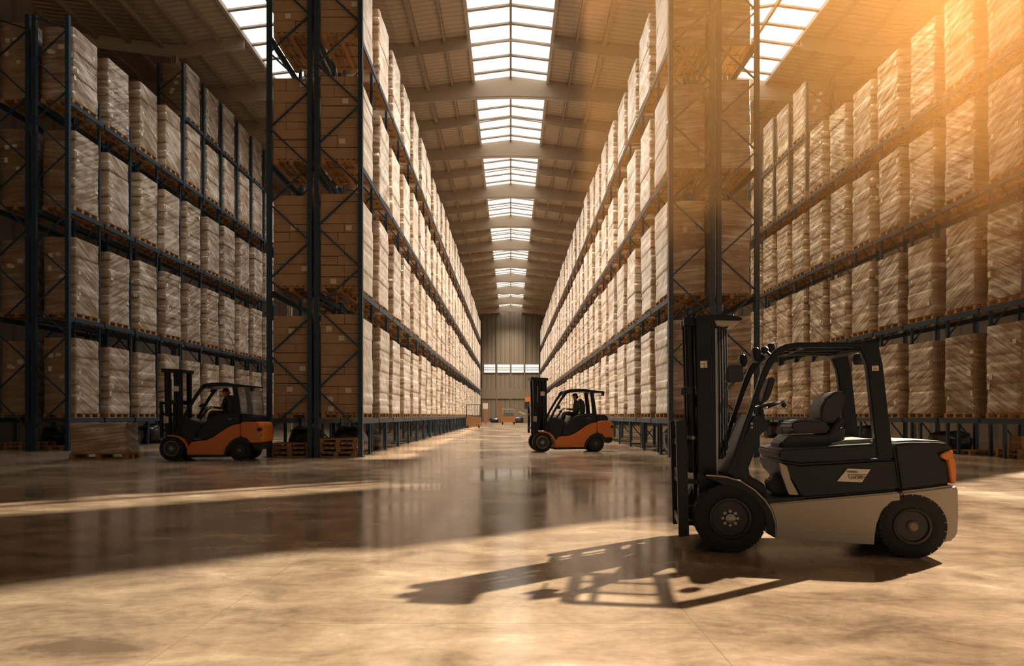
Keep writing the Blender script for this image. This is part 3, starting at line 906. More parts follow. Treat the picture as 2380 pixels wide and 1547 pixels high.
# ------------------------------------------------------------------ wheels
def wheel(parent, name, u, w, v0, v1, R, hub_side, rim_r, mat_rim, style, treads=26):
    """tyre lathe about the y axis with lugs, rim dish, hub and bolts; hub_side -1 = face towards v0"""
    bm = bmesh.new()
    wd = v1 - v0; c = (u, (v0 + v1) / 2, w)
    hw = wd / 2
    prof = [(rim_r, -hw * .78), (rim_r + .02, -hw * .92), (R * .80, -hw), (R * .93, -hw * .94), (R * .985, -hw * .78), (R * .985, hw * .78), (R * .93, hw * .94), (R * .80, hw), (rim_r + .02, hw * .92), (rim_r, hw * .78)]
    add_lathe(bm, prof, c, 'Y', 56)
    for k in range(treads):
        a = 2 * PI * k / treads
        for s in (-1, 1):
            aa = a + (0.5 * 2 * PI / treads if s > 0 else 0)
            rot = Matrix.Rotation(-aa, 3, 'Y')
            add_box(bm, Vector(c) + rot @ Vector((R * .975, s * hw * .5, 0)), (R * .05, hw * .9, 2 * PI * R / treads * .86), rot)
            add_box(bm, Vector(c) + rot @ Vector((R * .93, s * hw * .93, 0)), (R * .10, hw * .06, 2 * PI * R / treads * .86), rot)
    o = finish(bm, name, M['rubber'], parent, smooth=35)
    s = hub_side; yf = c[1] + s * hw
    bm = bmesh.new()
    pr = [(rim_r + .012, -.0), (rim_r + .012, .018), (rim_r - .012, .022), (rim_r - .03, -.02), (rim_r * .78, -.055), (rim_r * .52, -.06), (rim_r * .46, -.02), (rim_r * .30, -.01), (rim_r * .27, .02), (0.0001, .025)]
    add_lathe(bm, [(r_, -h * -s) for r_, h in pr], (u, yf - s * .02, w), 'Y', 40)
    add_lathe(bm, [(rim_r * .95, 0), (rim_r * .95, -s * wd * .7), (0.001, -s * wd * .7)], (u, yf - s * .03, w), 'Y', 24)
    bmesh.ops.recalc_face_normals(bm, faces=bm.faces)
    rim = finish(bm, 'rim', mat_rim, o, smooth=35)
    bm = bmesh.new()
    add_tube(bm, [(u + math.cos(2 * PI * k / 40) * rim_r, yf - s * .006, w + math.sin(2 * PI * k / 40) * rim_r) for k in range(40)], .006 if R < .37 else .022, 6, closed=True)
    finish(bm, 'rim_edge', M['steel'] if R < .37 else M['rim_rust'], o, smooth=60)
    bm = bmesh.new()
    if style == 'drive':
        for k in range(7):
            a = 2 * PI * k / 7 + .4
            add_lathe(bm, [(.014, 0), (.014, s * .02), (.001, s * .022)], (u + math.cos(a) * rim_r * .68, yf - s * .075, w + math.sin(a) * rim_r * .68), 'Y', 8)
        for k in range(8):
            a = 2 * PI * k / 8
            add_lathe(bm, [(.017, 0), (.017, s * .022), (.001, s * .024)], (u + math.cos(a) * rim_r * .37, yf - s * .035, w + math.sin(a) * rim_r * .37), 'Y', 8)
        add_lathe(bm, [(.05, 0), (.05, s * .03), (.028, s * .04), (.001, s * .04)], (u, yf - s * .02, w), 'Y', 16)
        bmesh.ops.recalc_face_normals(bm, faces=bm.faces)
        finish(bm, 'wheel_nut', M['steel'], o, smooth=30)
    else:
        add_lathe(bm, [(rim_r * .3, 0), (rim_r * .3, s * .03), (rim_r * .2, s * .045), (.001, s * .045)], (u, yf - s * .03, w), 'Y', 20)
        bmesh.ops.recalc_face_normals(bm, faces=bm.faces)
        finish(bm, 'hub_cap', M['rim_rust'], o, smooth=30)
    return o

# ------------------------------------------------------------------ the grey and black forklift in the foreground
PF = Vector((2.24, 7.0)); EU = Vector((0.9874, -0.1583)); EV = Vector((0.1583, 0.9874))
def fk(cx, cy, v=0.0):
    """(u, w) on the plane v metres in from the truck's near side, from the outline drawn on an enlargement"""
    x = 1540 + cx / 2.417; y = 700 + cy / 2.417
    dx = (x - CX) / FPX
    t = (PF.dot(EV) + v) / (dx * EV.x + EV.y)
    p = Vector((dx * t, t)) - PF
    return (p.dot(EU), EYE - (y - HY) / FPX * t)
def fpoly(pts, v=0.0): return [fk(a, b_, v) for a, b_ in pts]

W = 1.16
truck = thing('forklift', 'black and silver forklift with an empty seat parked in the right foreground', 'forklift', (PF.x, PF.y, 0), math.atan2(EU.y, EU.x))
def part(name, pts, v0, v1, mat, bevel=0.012, parent=None, segs=2, vtrace=None, smooth=40):
    bm = bmesh.new(); add_prism(bm, fpoly(pts, v0 if vtrace is None else vtrace), v0, v1)
    return finish(bm, name, mat, parent or truck, smooth=smooth, bevel=bevel, segs=segs)

fw = fk(381, 1228); rw = fk(1412, 1300)
RF = 0.352; RR = 0.312
wheel(truck, 'front_wheel', fw[0], RF, 0.0, 0.27, RF, -1, 0.195, M['rim_dark'], 'drive')
wheel(truck, 'front_wheel', fw[0], RF, W - .27, W, RF, 1, 0.195, M['rim_dark'], 'drive')
wheel(truck, 'rear_wheel', rw[0], RR, 0.02, 0.23, RR, -1, 0.165, M['rim_dark'], 'steer', 22)
wheel(truck, 'rear_wheel', rw[0], RR, W - .23, W - .02, RR, 1, 0.165, M['rim_dark'], 'steer', 22)
bm = bmesh.new(); add_box(bm, (fw[0], W / 2, RF), (.22, W - .5, .24)); add_box(bm, (rw[0], W / 2, RR + .02), (.16, W - .42, .2))
finish(bm, 'axle', M['black_paint'], truck, bevel=.02)
# silver lower chassis
ch = part('chassis', [(592, 1137), (800, 1118), (1332, 1070), (1345, 1122), (1290, 1130), (1235, 1180), (1205, 1250), (1193, 1320), (1188, 1366), (900, 1348), (636, 1330), (634, 1250), (615, 1180)], 0.02, W - .02, M['silver'], .014)
part('belly_tray', [(640, 1290), (1193, 1310), (1188, 1366), (636, 1331)], 0.012, 0.03, M['silver'], .004, ch)
# counterweight
cw = part('counterweight', [(1340, 1068), (1500, 1050), (1650, 1030), (1664, 1062), (1667, 1200), (1662, 1300), (1640, 1340), (1608, 1356), (1580, 1352), (1568, 1290), (1548, 1220), (1510, 1165), (1450, 1128), (1400, 1118), (1347, 1122)], 0.03, W - .03, M['silver'], .03, segs=3)
part('wheel_arch', [(1347, 1124), (1400, 1120), (1450, 1130), (1510, 1167), (1548, 1222), (1568, 1292), (1580, 1352), (1540, 1350), (1525, 1260), (1480, 1190), (1400, 1150), (1300, 1160), (1240, 1220), (1215, 1310), (1196, 1310), (1207, 1250), (1240, 1180), (1295, 1132)], 0.05, W - .05, M['black_plastic'], .006, cw)
uw = part('rear_cover', [(1300, 800), (1400, 793), (1520, 793), (1600, 798), (1622, 806), (1640, 835), (1618, 848), (1560, 858), (1572, 882), (1602, 892), (1622, 1030), (1500, 1046), (1334, 1066), (1310, 885)], 0.06, W - .06, M['black_body'], .035, segs=3)
bm = bmesh.new()
tp = fpoly([(1298, 786), (1420, 778), (1560, 783), (1606, 795), (1590, 830), (1300, 830)], .2)
add_prism(bm, tp, .2, W - .2); finish(bm, 'rear_cover_top', M['silver'], uw, bevel=.02)  # silver top paints sunlight on the black rear cover
tl = part('tail_lamp', [(1563, 862), (1600, 842), (1634, 838), (1632, 872), (1646, 890), (1651, 940), (1650, 1022), (1626, 1026), (1612, 940), (1602, 888), (1578, 884)], 0.03, 0.17, M['amber'], .008)
part('tail_lamp', [(1563, 862), (1600, 842), (1634, 838), (1632, 872), (1646, 890), (1651, 940), (1650, 1022), (1626, 1026), (1612, 940), (1602, 888), (1578, 884)], W - .17, W - .03, M['amber'], .008, vtrace=.03)
# body and hood
body = part('body_side', [(655, 893), (775, 912), (1000, 900), (1205, 886), (1306, 884), (1332, 1066), (1100, 1086), (800, 1110), (765, 1095), (745, 1060), (715, 1010), (665, 960)], 0.05, W - .05, M['black_body'], .03, segs=3)
hood = part('hood', [(650, 842), (668, 830), (900, 815), (1200, 800), (1204, 882), (1000, 896), (775, 906), (655, 888)], 0.05, W - .05, M['black_body'], .05, segs=4)
bm = bmesh.new(); add_prism(bm, fpoly([(940, 800), (1030, 778), (1190, 772), (1192, 830), (940, 835)], .25), .25, W - .25)
finish(bm, 'hood_top', M['silver'], hood, bevel=.02)  # silver colour stands for sun on top of the black hood
part('front_plate', [(657, 905), (700, 925), (720, 1000), (765, 1088), (710, 1085), (668, 970)], 0.02, 0.06, M['silver'], .006)
# label on the body, with its worn lettering
lb = part('data_plate', [(980, 1010), (1040, 939), (1168, 944), (1120, 1016)], 0.040, 0.052, M['paper'], 0, vtrace=.04)
ex = (1, 0, 0); ez = (0, 0, 1)
p = fk(1085, 958, .038); text_mesh('PHRIRD', .030, 'lettering', M['ink'], lb, (p[0] - .03, .038, p[1]), ex, ez)
p = fk(1090, 984, .038); text_mesh('5 LAMBIIU', .036, 'lettering', M['ink'], lb, (p[0], .038, p[1] - .002), ex, ez)
for q in ((1040, 972, 1150, 972), (1050, 996, 1125, 996)):
    a, b_ = fk(q[0], q[1], .038), fk(q[2], q[3], .038)
    bm = bmesh.new(); add_box(bm, ((a[0] + b_[0]) / 2, .038, a[1]), (b_[0] - a[0], .004, .005)); finish(bm, 'printed_line', M['ink'], lb, smooth=0)
# front fender, floor step, cowl
FEN = [(245, 975), (360, 985), (440, 1008), (520, 1058), (580, 1118), (615, 1175), (637, 1250), (636, 1331), (585, 1302), (582, 1240), (572, 1185), (530, 1120), (470, 1070), (400, 1040), (330, 1025), (245, 985)]
part('fender', FEN, -.01, .30, M['black_paint'], .006)
part('fender', FEN, W - .30, W + .01, M['black_paint'], .006, vtrace=0)
part('fender_trim', [(245, 973), (360, 983), (440, 1006), (520, 1056), (580, 1116), (617, 1173), (640, 1250), (638, 1331), (633, 1331), (634, 1252), (611, 1178), (575, 1122), (516, 1063), (438, 1013), (358, 990), (245, 980)], -.018, .02, M['silver'], .002)
part('floor_plate', [(560, 1095), (600, 1105), (800, 1098), (805, 1112), (600, 1140), (560, 1130)], .03, W - .03, M['black_plastic'], .006)
part('step', [(590, 1010), (622, 1000), (622, 970), (700, 970), (705, 1085), (640, 1088), (600, 1060)], .25, .45, M['black_plastic'], .012)
cowl = part('cowl', [(352, 970), (395, 880), (440, 790), (490, 665), (515, 632), (545, 632), (580, 660), (602, 695), (595, 722), (552, 742), (525, 830), (485, 935), (492, 985), (530, 1000), (585, 1035), (588, 1095), (540, 1075), (470, 1030), (400, 1000)], .14, W - .14, M['black_body'], .02, segs=3)
for cyy in (686, 707):
    q = fk(502, cyy, .13); bm = bmesh.new(); add_lathe(bm, [(.001, -.008), (.012, -.006), (.014, .0)], (q[0], .14, q[1]), 'Y', 12); finish(bm, 'fastener', M['steel'], cowl)
# steering column, wheel, display
a, b_ = fk(560, 660, .55), fk(545, 590, .55)
bm = bmesh.new(); add_tube(bm, [(a[0], .55, a[1]), (b_[0], .55, b_[1])], .035, 10); stc = finish(bm, 'steering_column', M['black_plastic'], truck)
c = fk(588, 582, .55); bm = bmesh.new()
tilt = -0.22
pts = []
for k in range(28):
    t = 2 * PI * k / 28; pts.append((c[0] + .165 * math.cos(t) * math.cos(tilt), .55 + .165 * math.sin(t), c[1] - .165 * math.cos(t) * math.sin(tilt)))
add_tube(bm, pts, .014, 8, closed=True)
for k in (0, 9, 19): add_tube(bm, [(c[0], .55, c[1] - .03), pts[k]], .012, 6)
add_ball(bm, (c[0] + .165, .52, c[1] + .0), .03, 2)
finish(bm, 'steering_wheel', M['black_plastic'], truck)
part('display', [(560, 560), (572, 510), (600, 424), (634, 428), (632, 450), (603, 545), (570, 572)], .42, .62, M['black_plastic'], .015)
bm = bmesh.new(); a = fk(548, 575, .5); b_ = fk(528, 560, .5); add_tube(bm, [(a[0] + .03, .5, a[1] + .02), (a[0], .5, a[1]), (b_[0], .5, b_[1])], .02, 8); finish(bm, 'lever', M['black_plastic'], truck)
# seat
SV0, SV1 = .30, .82
seat = part('seat', [(672, 800), (690, 768), (720, 756), (930, 750), (955, 722), (1005, 703), (1028, 716), (1024, 792), (1004, 820), (850, 838), (688, 857), (674, 850)], SV0, SV1, M['vinyl'], .03, segs=3)
part('seat_cushion', [(720, 692), (735, 674), (785, 664), (900, 668), (938, 690), (942, 736), (850, 744), (760, 740), (724, 722)], SV0 + .01, SV1 - .01, M['vinyl'], .035, seat, 4)
part('seat_back', [(884, 650), (888, 595), (915, 545), (960, 511), (1000, 502), (1025, 510), (1031, 545), (1012, 620), (985, 684), (935, 680), (890, 664)], SV0 + .03, SV1 - .03, M['vinyl'], .04, seat, 4)
part('seat_bracket', [(938, 738), (965, 700), (1005, 648), (1026, 656), (1022, 690), (975, 742)], SV0 - .02, SV1 + .02, M['black_plastic'], .015, seat)
part('seat_slot', [(655, 800), (672, 785), (668, 830), (656, 832)], SV0 + .05, SV1 - .05, M['black_plastic'], .004, seat)
# overhead guard
guard = bpy.data.objects.new('overhead_guard', None); COL.objects.link(guard); guard.parent = truck; guard.empty_display_size = .1
GS = [(356, 966), (398, 862), (438, 745), (498, 575), (550, 415), (585, 330), (632, 272), (690, 240), (760, 230), (1000, 229), (1214, 230), (1224, 290), (1238, 350), (1268, 620), (1300, 882), (1206, 882), (1180, 640), (1153, 400), (1143, 345), (1122, 296), (1105, 259), (1000, 257), (770, 257), (705, 268), (655, 302), (605, 380), (562, 480), (502, 645), (448, 800), (412, 966)]
for nm, v in (('guard_side', .06), ('guard_side', W - .15)):
    bm = bmesh.new(); add_prism(bm, fpoly(GS, .06), v, v + .09)
    finish(bm, nm, M['black_paint'], guard, bevel=.012)
for (cx_, cy_, ww, hh, nm) in ((690, 262, .07, .05, 'roof_bar'), (800, 252, .045, .03, 'roof_bar'), (1110, 262, .08, .06, 'roof_bar')):
    q = fk(cx_, cy_, .06); bm = bmesh.new(); add_box(bm, (q[0], W / 2, q[1]), (ww, W - .2, hh)); finish(bm, nm, M['black_paint'], guard, bevel=.008)
for f in (0.35, 0.65):
    a, b_ = fk(700, 255, .06), fk(1108, 255, .06)
    bm = bmesh.new(); add_box(bm, ((a[0] + b_[0]) / 2, W * f, a[1]), (b_[0] - a[0], .035, .035)); finish(bm, 'roof_bar', M['black_paint'], guard, bevel=.006)
part('guard_sticker', [(1175, 363), (1212, 361), (1213, 390), (1176, 391)], .054, .062, M['paper'], 0, guard, vtrace=.06)
for k in range(3):
    a = fk(1179 + k * 3, 369 + 8 * k, .052); b_ = fk(1205 + k, 369 + 8 * k, .052)
    bm = bmesh.new(); add_box(bm, ((a[0] + b_[0]) / 2, .053, a[1]), (b_[0] - a[0], .003, .005)); finish(bm, 'printed_line', M['ink'], guard, smooth=0)
q = fk(1105, 330, .5); bm = bmesh.new(); add_lathe(bm, [(.001, -.05), (.05, -.05), (.07, 0), (.06, .06), (.03, .08)], (q[0], .5, q[1]), 'Z', 20); finish(bm, 'work_lamp', M['black_plastic'], guard)
# head lamps and beacon at the front of the guard
part('head_lamp', [(506, 264), (518, 250), (542, 254), (560, 292), (548, 330), (532, 346), (514, 326)], .10, .27, M['black_paint'], .02, guard, 3)
part('head_lamp', [(506, 264), (518, 250), (542, 254), (560, 292), (548, 330), (532, 346), (514, 326)], W - .27, W - .10, M['black_paint'], .02, guard, 3, vtrace=.1)
q = fk(573, 272, .2); bm = bmesh.new(); add_ball(bm, (q[0], .2, q[1]), .042); add_tube(bm, [(q[0], .2, q[1]), (q[0] + .05, .16, q[1] - .06)], .015, 6); finish(bm, 'lamp_joint', M['black_plastic'], guard)
q = fk(611, 254, .3); bm = bmesh.new(); add_lathe(bm, [(.04, -.06), (.042, 0), (.034, .03), (.001, .042)], (q[0], .3, q[1]), 'Z', 16); finish(bm, 'beacon', M['black_plastic'], guard)
# mirror on its arm
part('mirror', [(362, 366), (372, 358), (440, 358), (450, 364), (456, 440), (450, 450), (380, 459), (364, 446)], .06, .10, M['black_plastic'], .012)
a = fk(365, 450, .1); b_ = fk(352, 452, .3); bm = bmesh.new(); add_tube(bm, [(a[0], .09, a[1]), (b_[0], .3, b_[1])], .012, 6); finish(bm, 'mirror_arm', M['black_plastic'], truck)
# mast
mast = bpy.data.objects.new('mast', None); COL.objects.link(mast); mast.parent = truck; mast.empty_display_size = .1
for v in (.27, W - .39):
    bm = bmesh.new(); add_prism(bm, fpoly([(188, 78), (292, 78), (300, 620), (302, 1130), (205, 1130)], .27), v, v + .12)
    finish(bm, 'mast_rail', M['black_paint'], mast, bevel=.008)
    bm = bmesh.new(); add_prism(bm, fpoly([(296, 150), (306, 150), (314, 1000), (304, 1000)], .27), v + .02, v + .10)
    finish(bm, 'inner_rail', M['steel'], mast, smooth=0)
bm = bmesh.new(); add_prism(bm, fpoly([(188, 76), (330, 73), (400, 79), (448, 90), (448, 106), (300, 104), (188, 104)], .25), .25, W - .25); finish(bm, 'mast_crosshead', M['black_paint'], mast, bevel=.01)
bm = bmesh.new(); add_prism(bm, fpoly([(290, 104), (446, 107), (400, 126), (350, 138), (300, 130)], .29), .29, W - .29); finish(bm, 'crosshead_shield', M['silver'], mast, bevel=.006)
bm = bmesh.new(); add_prism(bm, fpoly([(288, 128), (370, 132), (366, 150), (290, 150)], .4), .4, W - .4); finish(bm, 'chain_anchor', M['black_paint'], mast, bevel=.006)
for y_ in (560, 1100):
    q = fk(245, y_, .3); bm = bmesh.new(); add_box(bm, (q[0], W / 2, q[1]), (.10, W - .8, .12)); finish(bm, 'mast_tie', M['black_paint'], mast, bevel=.008)
for k, (cx_, v) in enumerate(((316, .42), (330, .50), (344, .66), (356, .74))):
    a, b_ = fk(cx_, 140, v), fk(cx_ + 6, 885, v)
    bm = bmesh.new(); add_tube(bm, [(a[0], v, a[1]), ((a[0] + b_[0]) / 2 + .004, v, (a[1] + b_[1]) / 2), (b_[0], v, b_[1])], .011, 6); finish(bm, 'hose', M['black_plastic'], mast)
for v in (.46, .70):
    a, b_ = fk(308, 150, v), fk(312, 880, v)
    bm = bmesh.new(); nlk = 70
    for k in range(nlk):
        z = a[1] + (b_[1] - a[1]) * (k + .5) / nlk
        add_box(bm, (a[0] + (b_[0] - a[0]) * k / nlk, v, z), (.016, .022 if k % 2 else .034, (a[1] - b_[1]) / nlk * .9))
    finish(bm, 'lift_chain', M['steel'], mast, smooth=0)
for v in (.43, W - .43):
    a, b_ = fk(150, 130, .43), fk(172, 960, .43)
    bm = bmesh.new(); add_tube(bm, [(a[0], v, a[1]), (b_[0], v, b_[1])], .052, 14); cyl = finish(bm, 'lift_cylinder', M['black_paint'], mast)
    q = fk(147, 116, .43); bm = bmesh.new(); add_box(bm, (q[0], v, q[1]), (.115, .12, .085)); finish(bm, 'cylinder_cap', M['black_paint'], cyl, bevel=.012)
    q = fk(155, 500, .43); bm = bmesh.new(); add_lathe(bm, [(.056, -.04), (.07, -.035), (.07, .035), (.056, .04)], (q[0], v, q[1]), 'Z', 16); finish(bm, 'cylinder_collar', M['black_plastic'], cyl)
    q = fk(170, 765, .43); bm = bmesh.new(); add_lathe(bm, [(.054, -.02), (.062, -.018), (.062, .018), (.054, .02)], (q[0], v, q[1]), 'Z', 16); finish(bm, 'cylinder_gland', M['steel'], cyl)
bm = bmesh.new(); add_prism(bm, fpoly([(212, 334), (251, 333), (252, 372), (213, 373)], .26), .264, .272); st = finish(bm, 'mast_sticker', M['paper'], mast, smooth=0)
for (x0_, y0_, x1_, y1_) in ((234, 336, 234, 370), (215, 352, 249, 352), (240, 340, 246, 340), (236, 364, 246, 364)):
    a, b_ = fk(x0_, y0_, .262), fk(x1_, y1_, .262)
    bm = bmesh.new(); add_box(bm, ((a[0] + b_[0]) / 2, .2625, (a[1] + b_[1]) / 2), (abs(b_[0] - a[0]) + .003, .002, abs(a[1] - b_[1]) + .003)); finish(bm, 'printed_line', M['ink'], st, smooth=0)
for v in (.34, W - .34):
    a, b_ = fk(310, 1010, v), fk(470, 1090, v)
    bm = bmesh.new(); add_tube(bm, [(a[0], v, a[1]), (b_[0], v, b_[1])], .035, 10); finish(bm, 'tilt_cylinder', M['black_paint'], mast)
# carriage with load backrest
car = bpy.data.objects.new('carriage', None); COL.objects.link(car); car.parent = truck; car.empty_display_size = .1
for v in (.10, W - .22):
    bm = bmesh.new(); add_prism(bm, fpoly([(76, 672), (134, 669), (150, 1318), (92, 1324)], .10), v, v + .12); finish(bm, 'backrest_post', M['black_paint'], car, bevel=.006)
for cyy in (690, 800, 990, 1010, 1250):
    q = fk(112, cyy, .1); bm = bmesh.new(); add_box(bm, (q[0], W / 2, q[1]), (.05, W - .3, .06 if cyy < 900 else .09)); finish(bm, 'backrest_bar', M['black_paint'], car, bevel=.006)
for f in (.34, .5, .66):
    a, b_ = fk(105, 680, .1), fk(118, 1010, .1); bm = bmesh.new(); add_box(bm, ((a[0] + b_[0]) / 2, W * f, (a[1] + b_[1]) / 2), (.03, .03, a[1] - b_[1])); finish(bm, 'backrest_rod', M['black_paint'], car, smooth=0)
for v in (.33, W - .33):
    for cyy in (1010, 1160, 1242):
        a, b_ = fk(130, cyy, v), fk(215, cyy, v); bm = bmesh.new(); add_box(bm, ((a[0] + b_[0]) / 2, v, a[1]), (b_[0] - a[0], .05, .05)); finish(bm, 'carriage_roller', M['black_paint'], car, bevel=.008)

# ------------------------------------------------------------------ orange forklifts with drivers
def person(parent_loc, rz, name_label, hx, reach, hat, torso_mat):
    """seated figure, local x = backwards, facing -x; hip at the origin"""
    J = {'pel': (0, 0, .08), 'bel': (.03, 0, .24), 'che': (.02, 0, .45), 'nek': (-.01, 0, .60), 'hdb': (-.03, 0, .68), 'hd': (-.04, 0, .76), 'top': (-.035, 0, .83), 'nos': (-.135, 0, .735), 'chin': (-.10, 0, .685)}
    V = []; E = []; R_ = []
    idx = {}
    def add(n, p, r): idx[n] = len(V); V.append(Vector(p)); R_.append(r)
    for n, r in (('pel', (.15, .17)), ('bel', (.135, .16)), ('che', (.135, .18)), ('nek', (.058, .06)), ('hdb', (.07, .07)), ('hd', (.10, .085)), ('top', (.075, .07)), ('nos', (.016, .016)), ('chin', (.04, .04))): add(n, J[n], r)
    for a, b_ in (('pel', 'bel'), ('bel', 'che'), ('che', 'nek'), ('nek', 'hdb'), ('hdb', 'hd'), ('hd', 'top'), ('hd', 'nos'), ('hdb', 'chin')): E.append((idx[a], idx[b_]))
    for s in (-1, 1):
        t = 'l' if s < 0 else 'r'
        add(t + 'sh', (.02, s * .19, .51), (.072, .072)); add(t + 'el', (-.05 + reach * .3, s * .25, .24), (.048, .048)); add(t + 'wr', (-.30 + reach, s * .17, .27), (.033, .033)); add(t + 'pa', (-.36 + reach, s * .16, .285), (.036, .026))
        E += [(idx['che'], idx[t + 'sh']), (idx[t + 'sh'], idx[t + 'el']), (idx[t + 'el'], idx[t + 'wr']), (idx[t + 'wr'], idx[t + 'pa'])]
        for f in range(4):
            y_ = s * (.16 + (f - 1.5) * .019)
            ln = (.052, .062, .058, .044)[f]
            add(t + 'f%d' % f, (-.385 + reach - ln * .4, y_, .288), (.0095, .0095)); add(t + 'g%d' % f, (-.39 + reach - ln, y_, .262), (.0085, .0085))
            E += [(idx[t + 'pa'], idx[t + 'f%d' % f]), (idx[t + 'f%d' % f], idx[t + 'g%d' % f])]
        add(t + 'th', (-.355 + reach, s * .118, .275), (.0105, .0105)); add(t + 'ti', (-.385 + reach, s * .108, .26), (.009, .009))
        E += [(idx[t + 'pa'], idx[t + 'th']), (idx[t + 'th'], idx[t + 'ti'])]
        add(t + 'hip', (-.05, s * .10, .07), (.105, .105)); add(t + 'kn', (-.47, s * .14, .12), (.07, .07)); add(t + 'an', (-.56, s * .13, -.30), (.045, .045)); add(t + 'to', (-.72, s * .14, -.36), (.038, .03))
        E += [(idx['pel'], idx[t + 'hip']), (idx[t + 'hip'], idx[t + 'kn']), (idx[t + 'kn'], idx[t + 'an']), (idx[t + 'an'], idx[t + 'to'])]
    me = bpy.data.meshes.new('person_rig'); me.from_pydata(V, E, []); 
    o = bpy.data.objects.new('person_rig', me); COL.objects.link(o)
    sk = o.modifiers.new('skin', 'SKIN'); sb = o.modifiers.new('sub', 'SUBSURF'); sb.levels = sb.render_levels = 2
    sv = me.skin_vertices[0].data
    for i_, r in enumerate(R_): sv[i_].radius = r
    sv[0].use_root = True
    dg = bpy.context.evaluated_depsgraph_get()
    m2 = bpy.data.meshes.new_from_object(o.evaluated_get(dg)); bpy.data.objects.remove(o)
    m2.name = 'person'
    m2.materials.clear()
    for m_ in (torso_mat, M['skin'], M['cloth_dark'], M['glove']): m2.materials.append(m_)
    for p_ in m2.polygons:
        c_ = p_.center
        if c_.z > .61: p_.material_index = 1
        elif c_.x < -.315 + reach and abs(c_.z - .275) < .05 and abs(c_.y) < .26: p_.material_index = 1
        elif c_.z < .16: p_.material_index = 2
        else: p_.material_index = 0
        p_.use_smooth = True
    b = bpy.data.objects.new('person', m2); COL.objects.link(b)
    b.location = parent_loc; b.rotation_euler = (0, 0, rz)
    tag(b, name_label, 'person')
    # cap with peak, hair, ears
    bm = bmesh.new(); add_lathe(bm, [(.100, .775), (.104, .80), (.094, .85), (.06, .885), (.001, .895)], (-.035, 0, 0), 'Z', 20)
    add_box(bm, (-.15, 0, .785), (.10, .13, .014), Matrix.Rotation(-.15, 3, 'Y')); finish(bm, 'cap', M['cloth_dark'], b)
    bm = bmesh.new(); add_ball(bm, (.015, 0, .735), .092, 2, (1, 1, .8)); finish(bm, 'hair', hat, b)
    bm = bmesh.new()
    for s in (-1, 1): add_ball(bm, (-.03, s * .09, .74), .022, 1, (.8, .4, 1.2))
    finish(bm, 'ear', M['skin'], b)
    return b

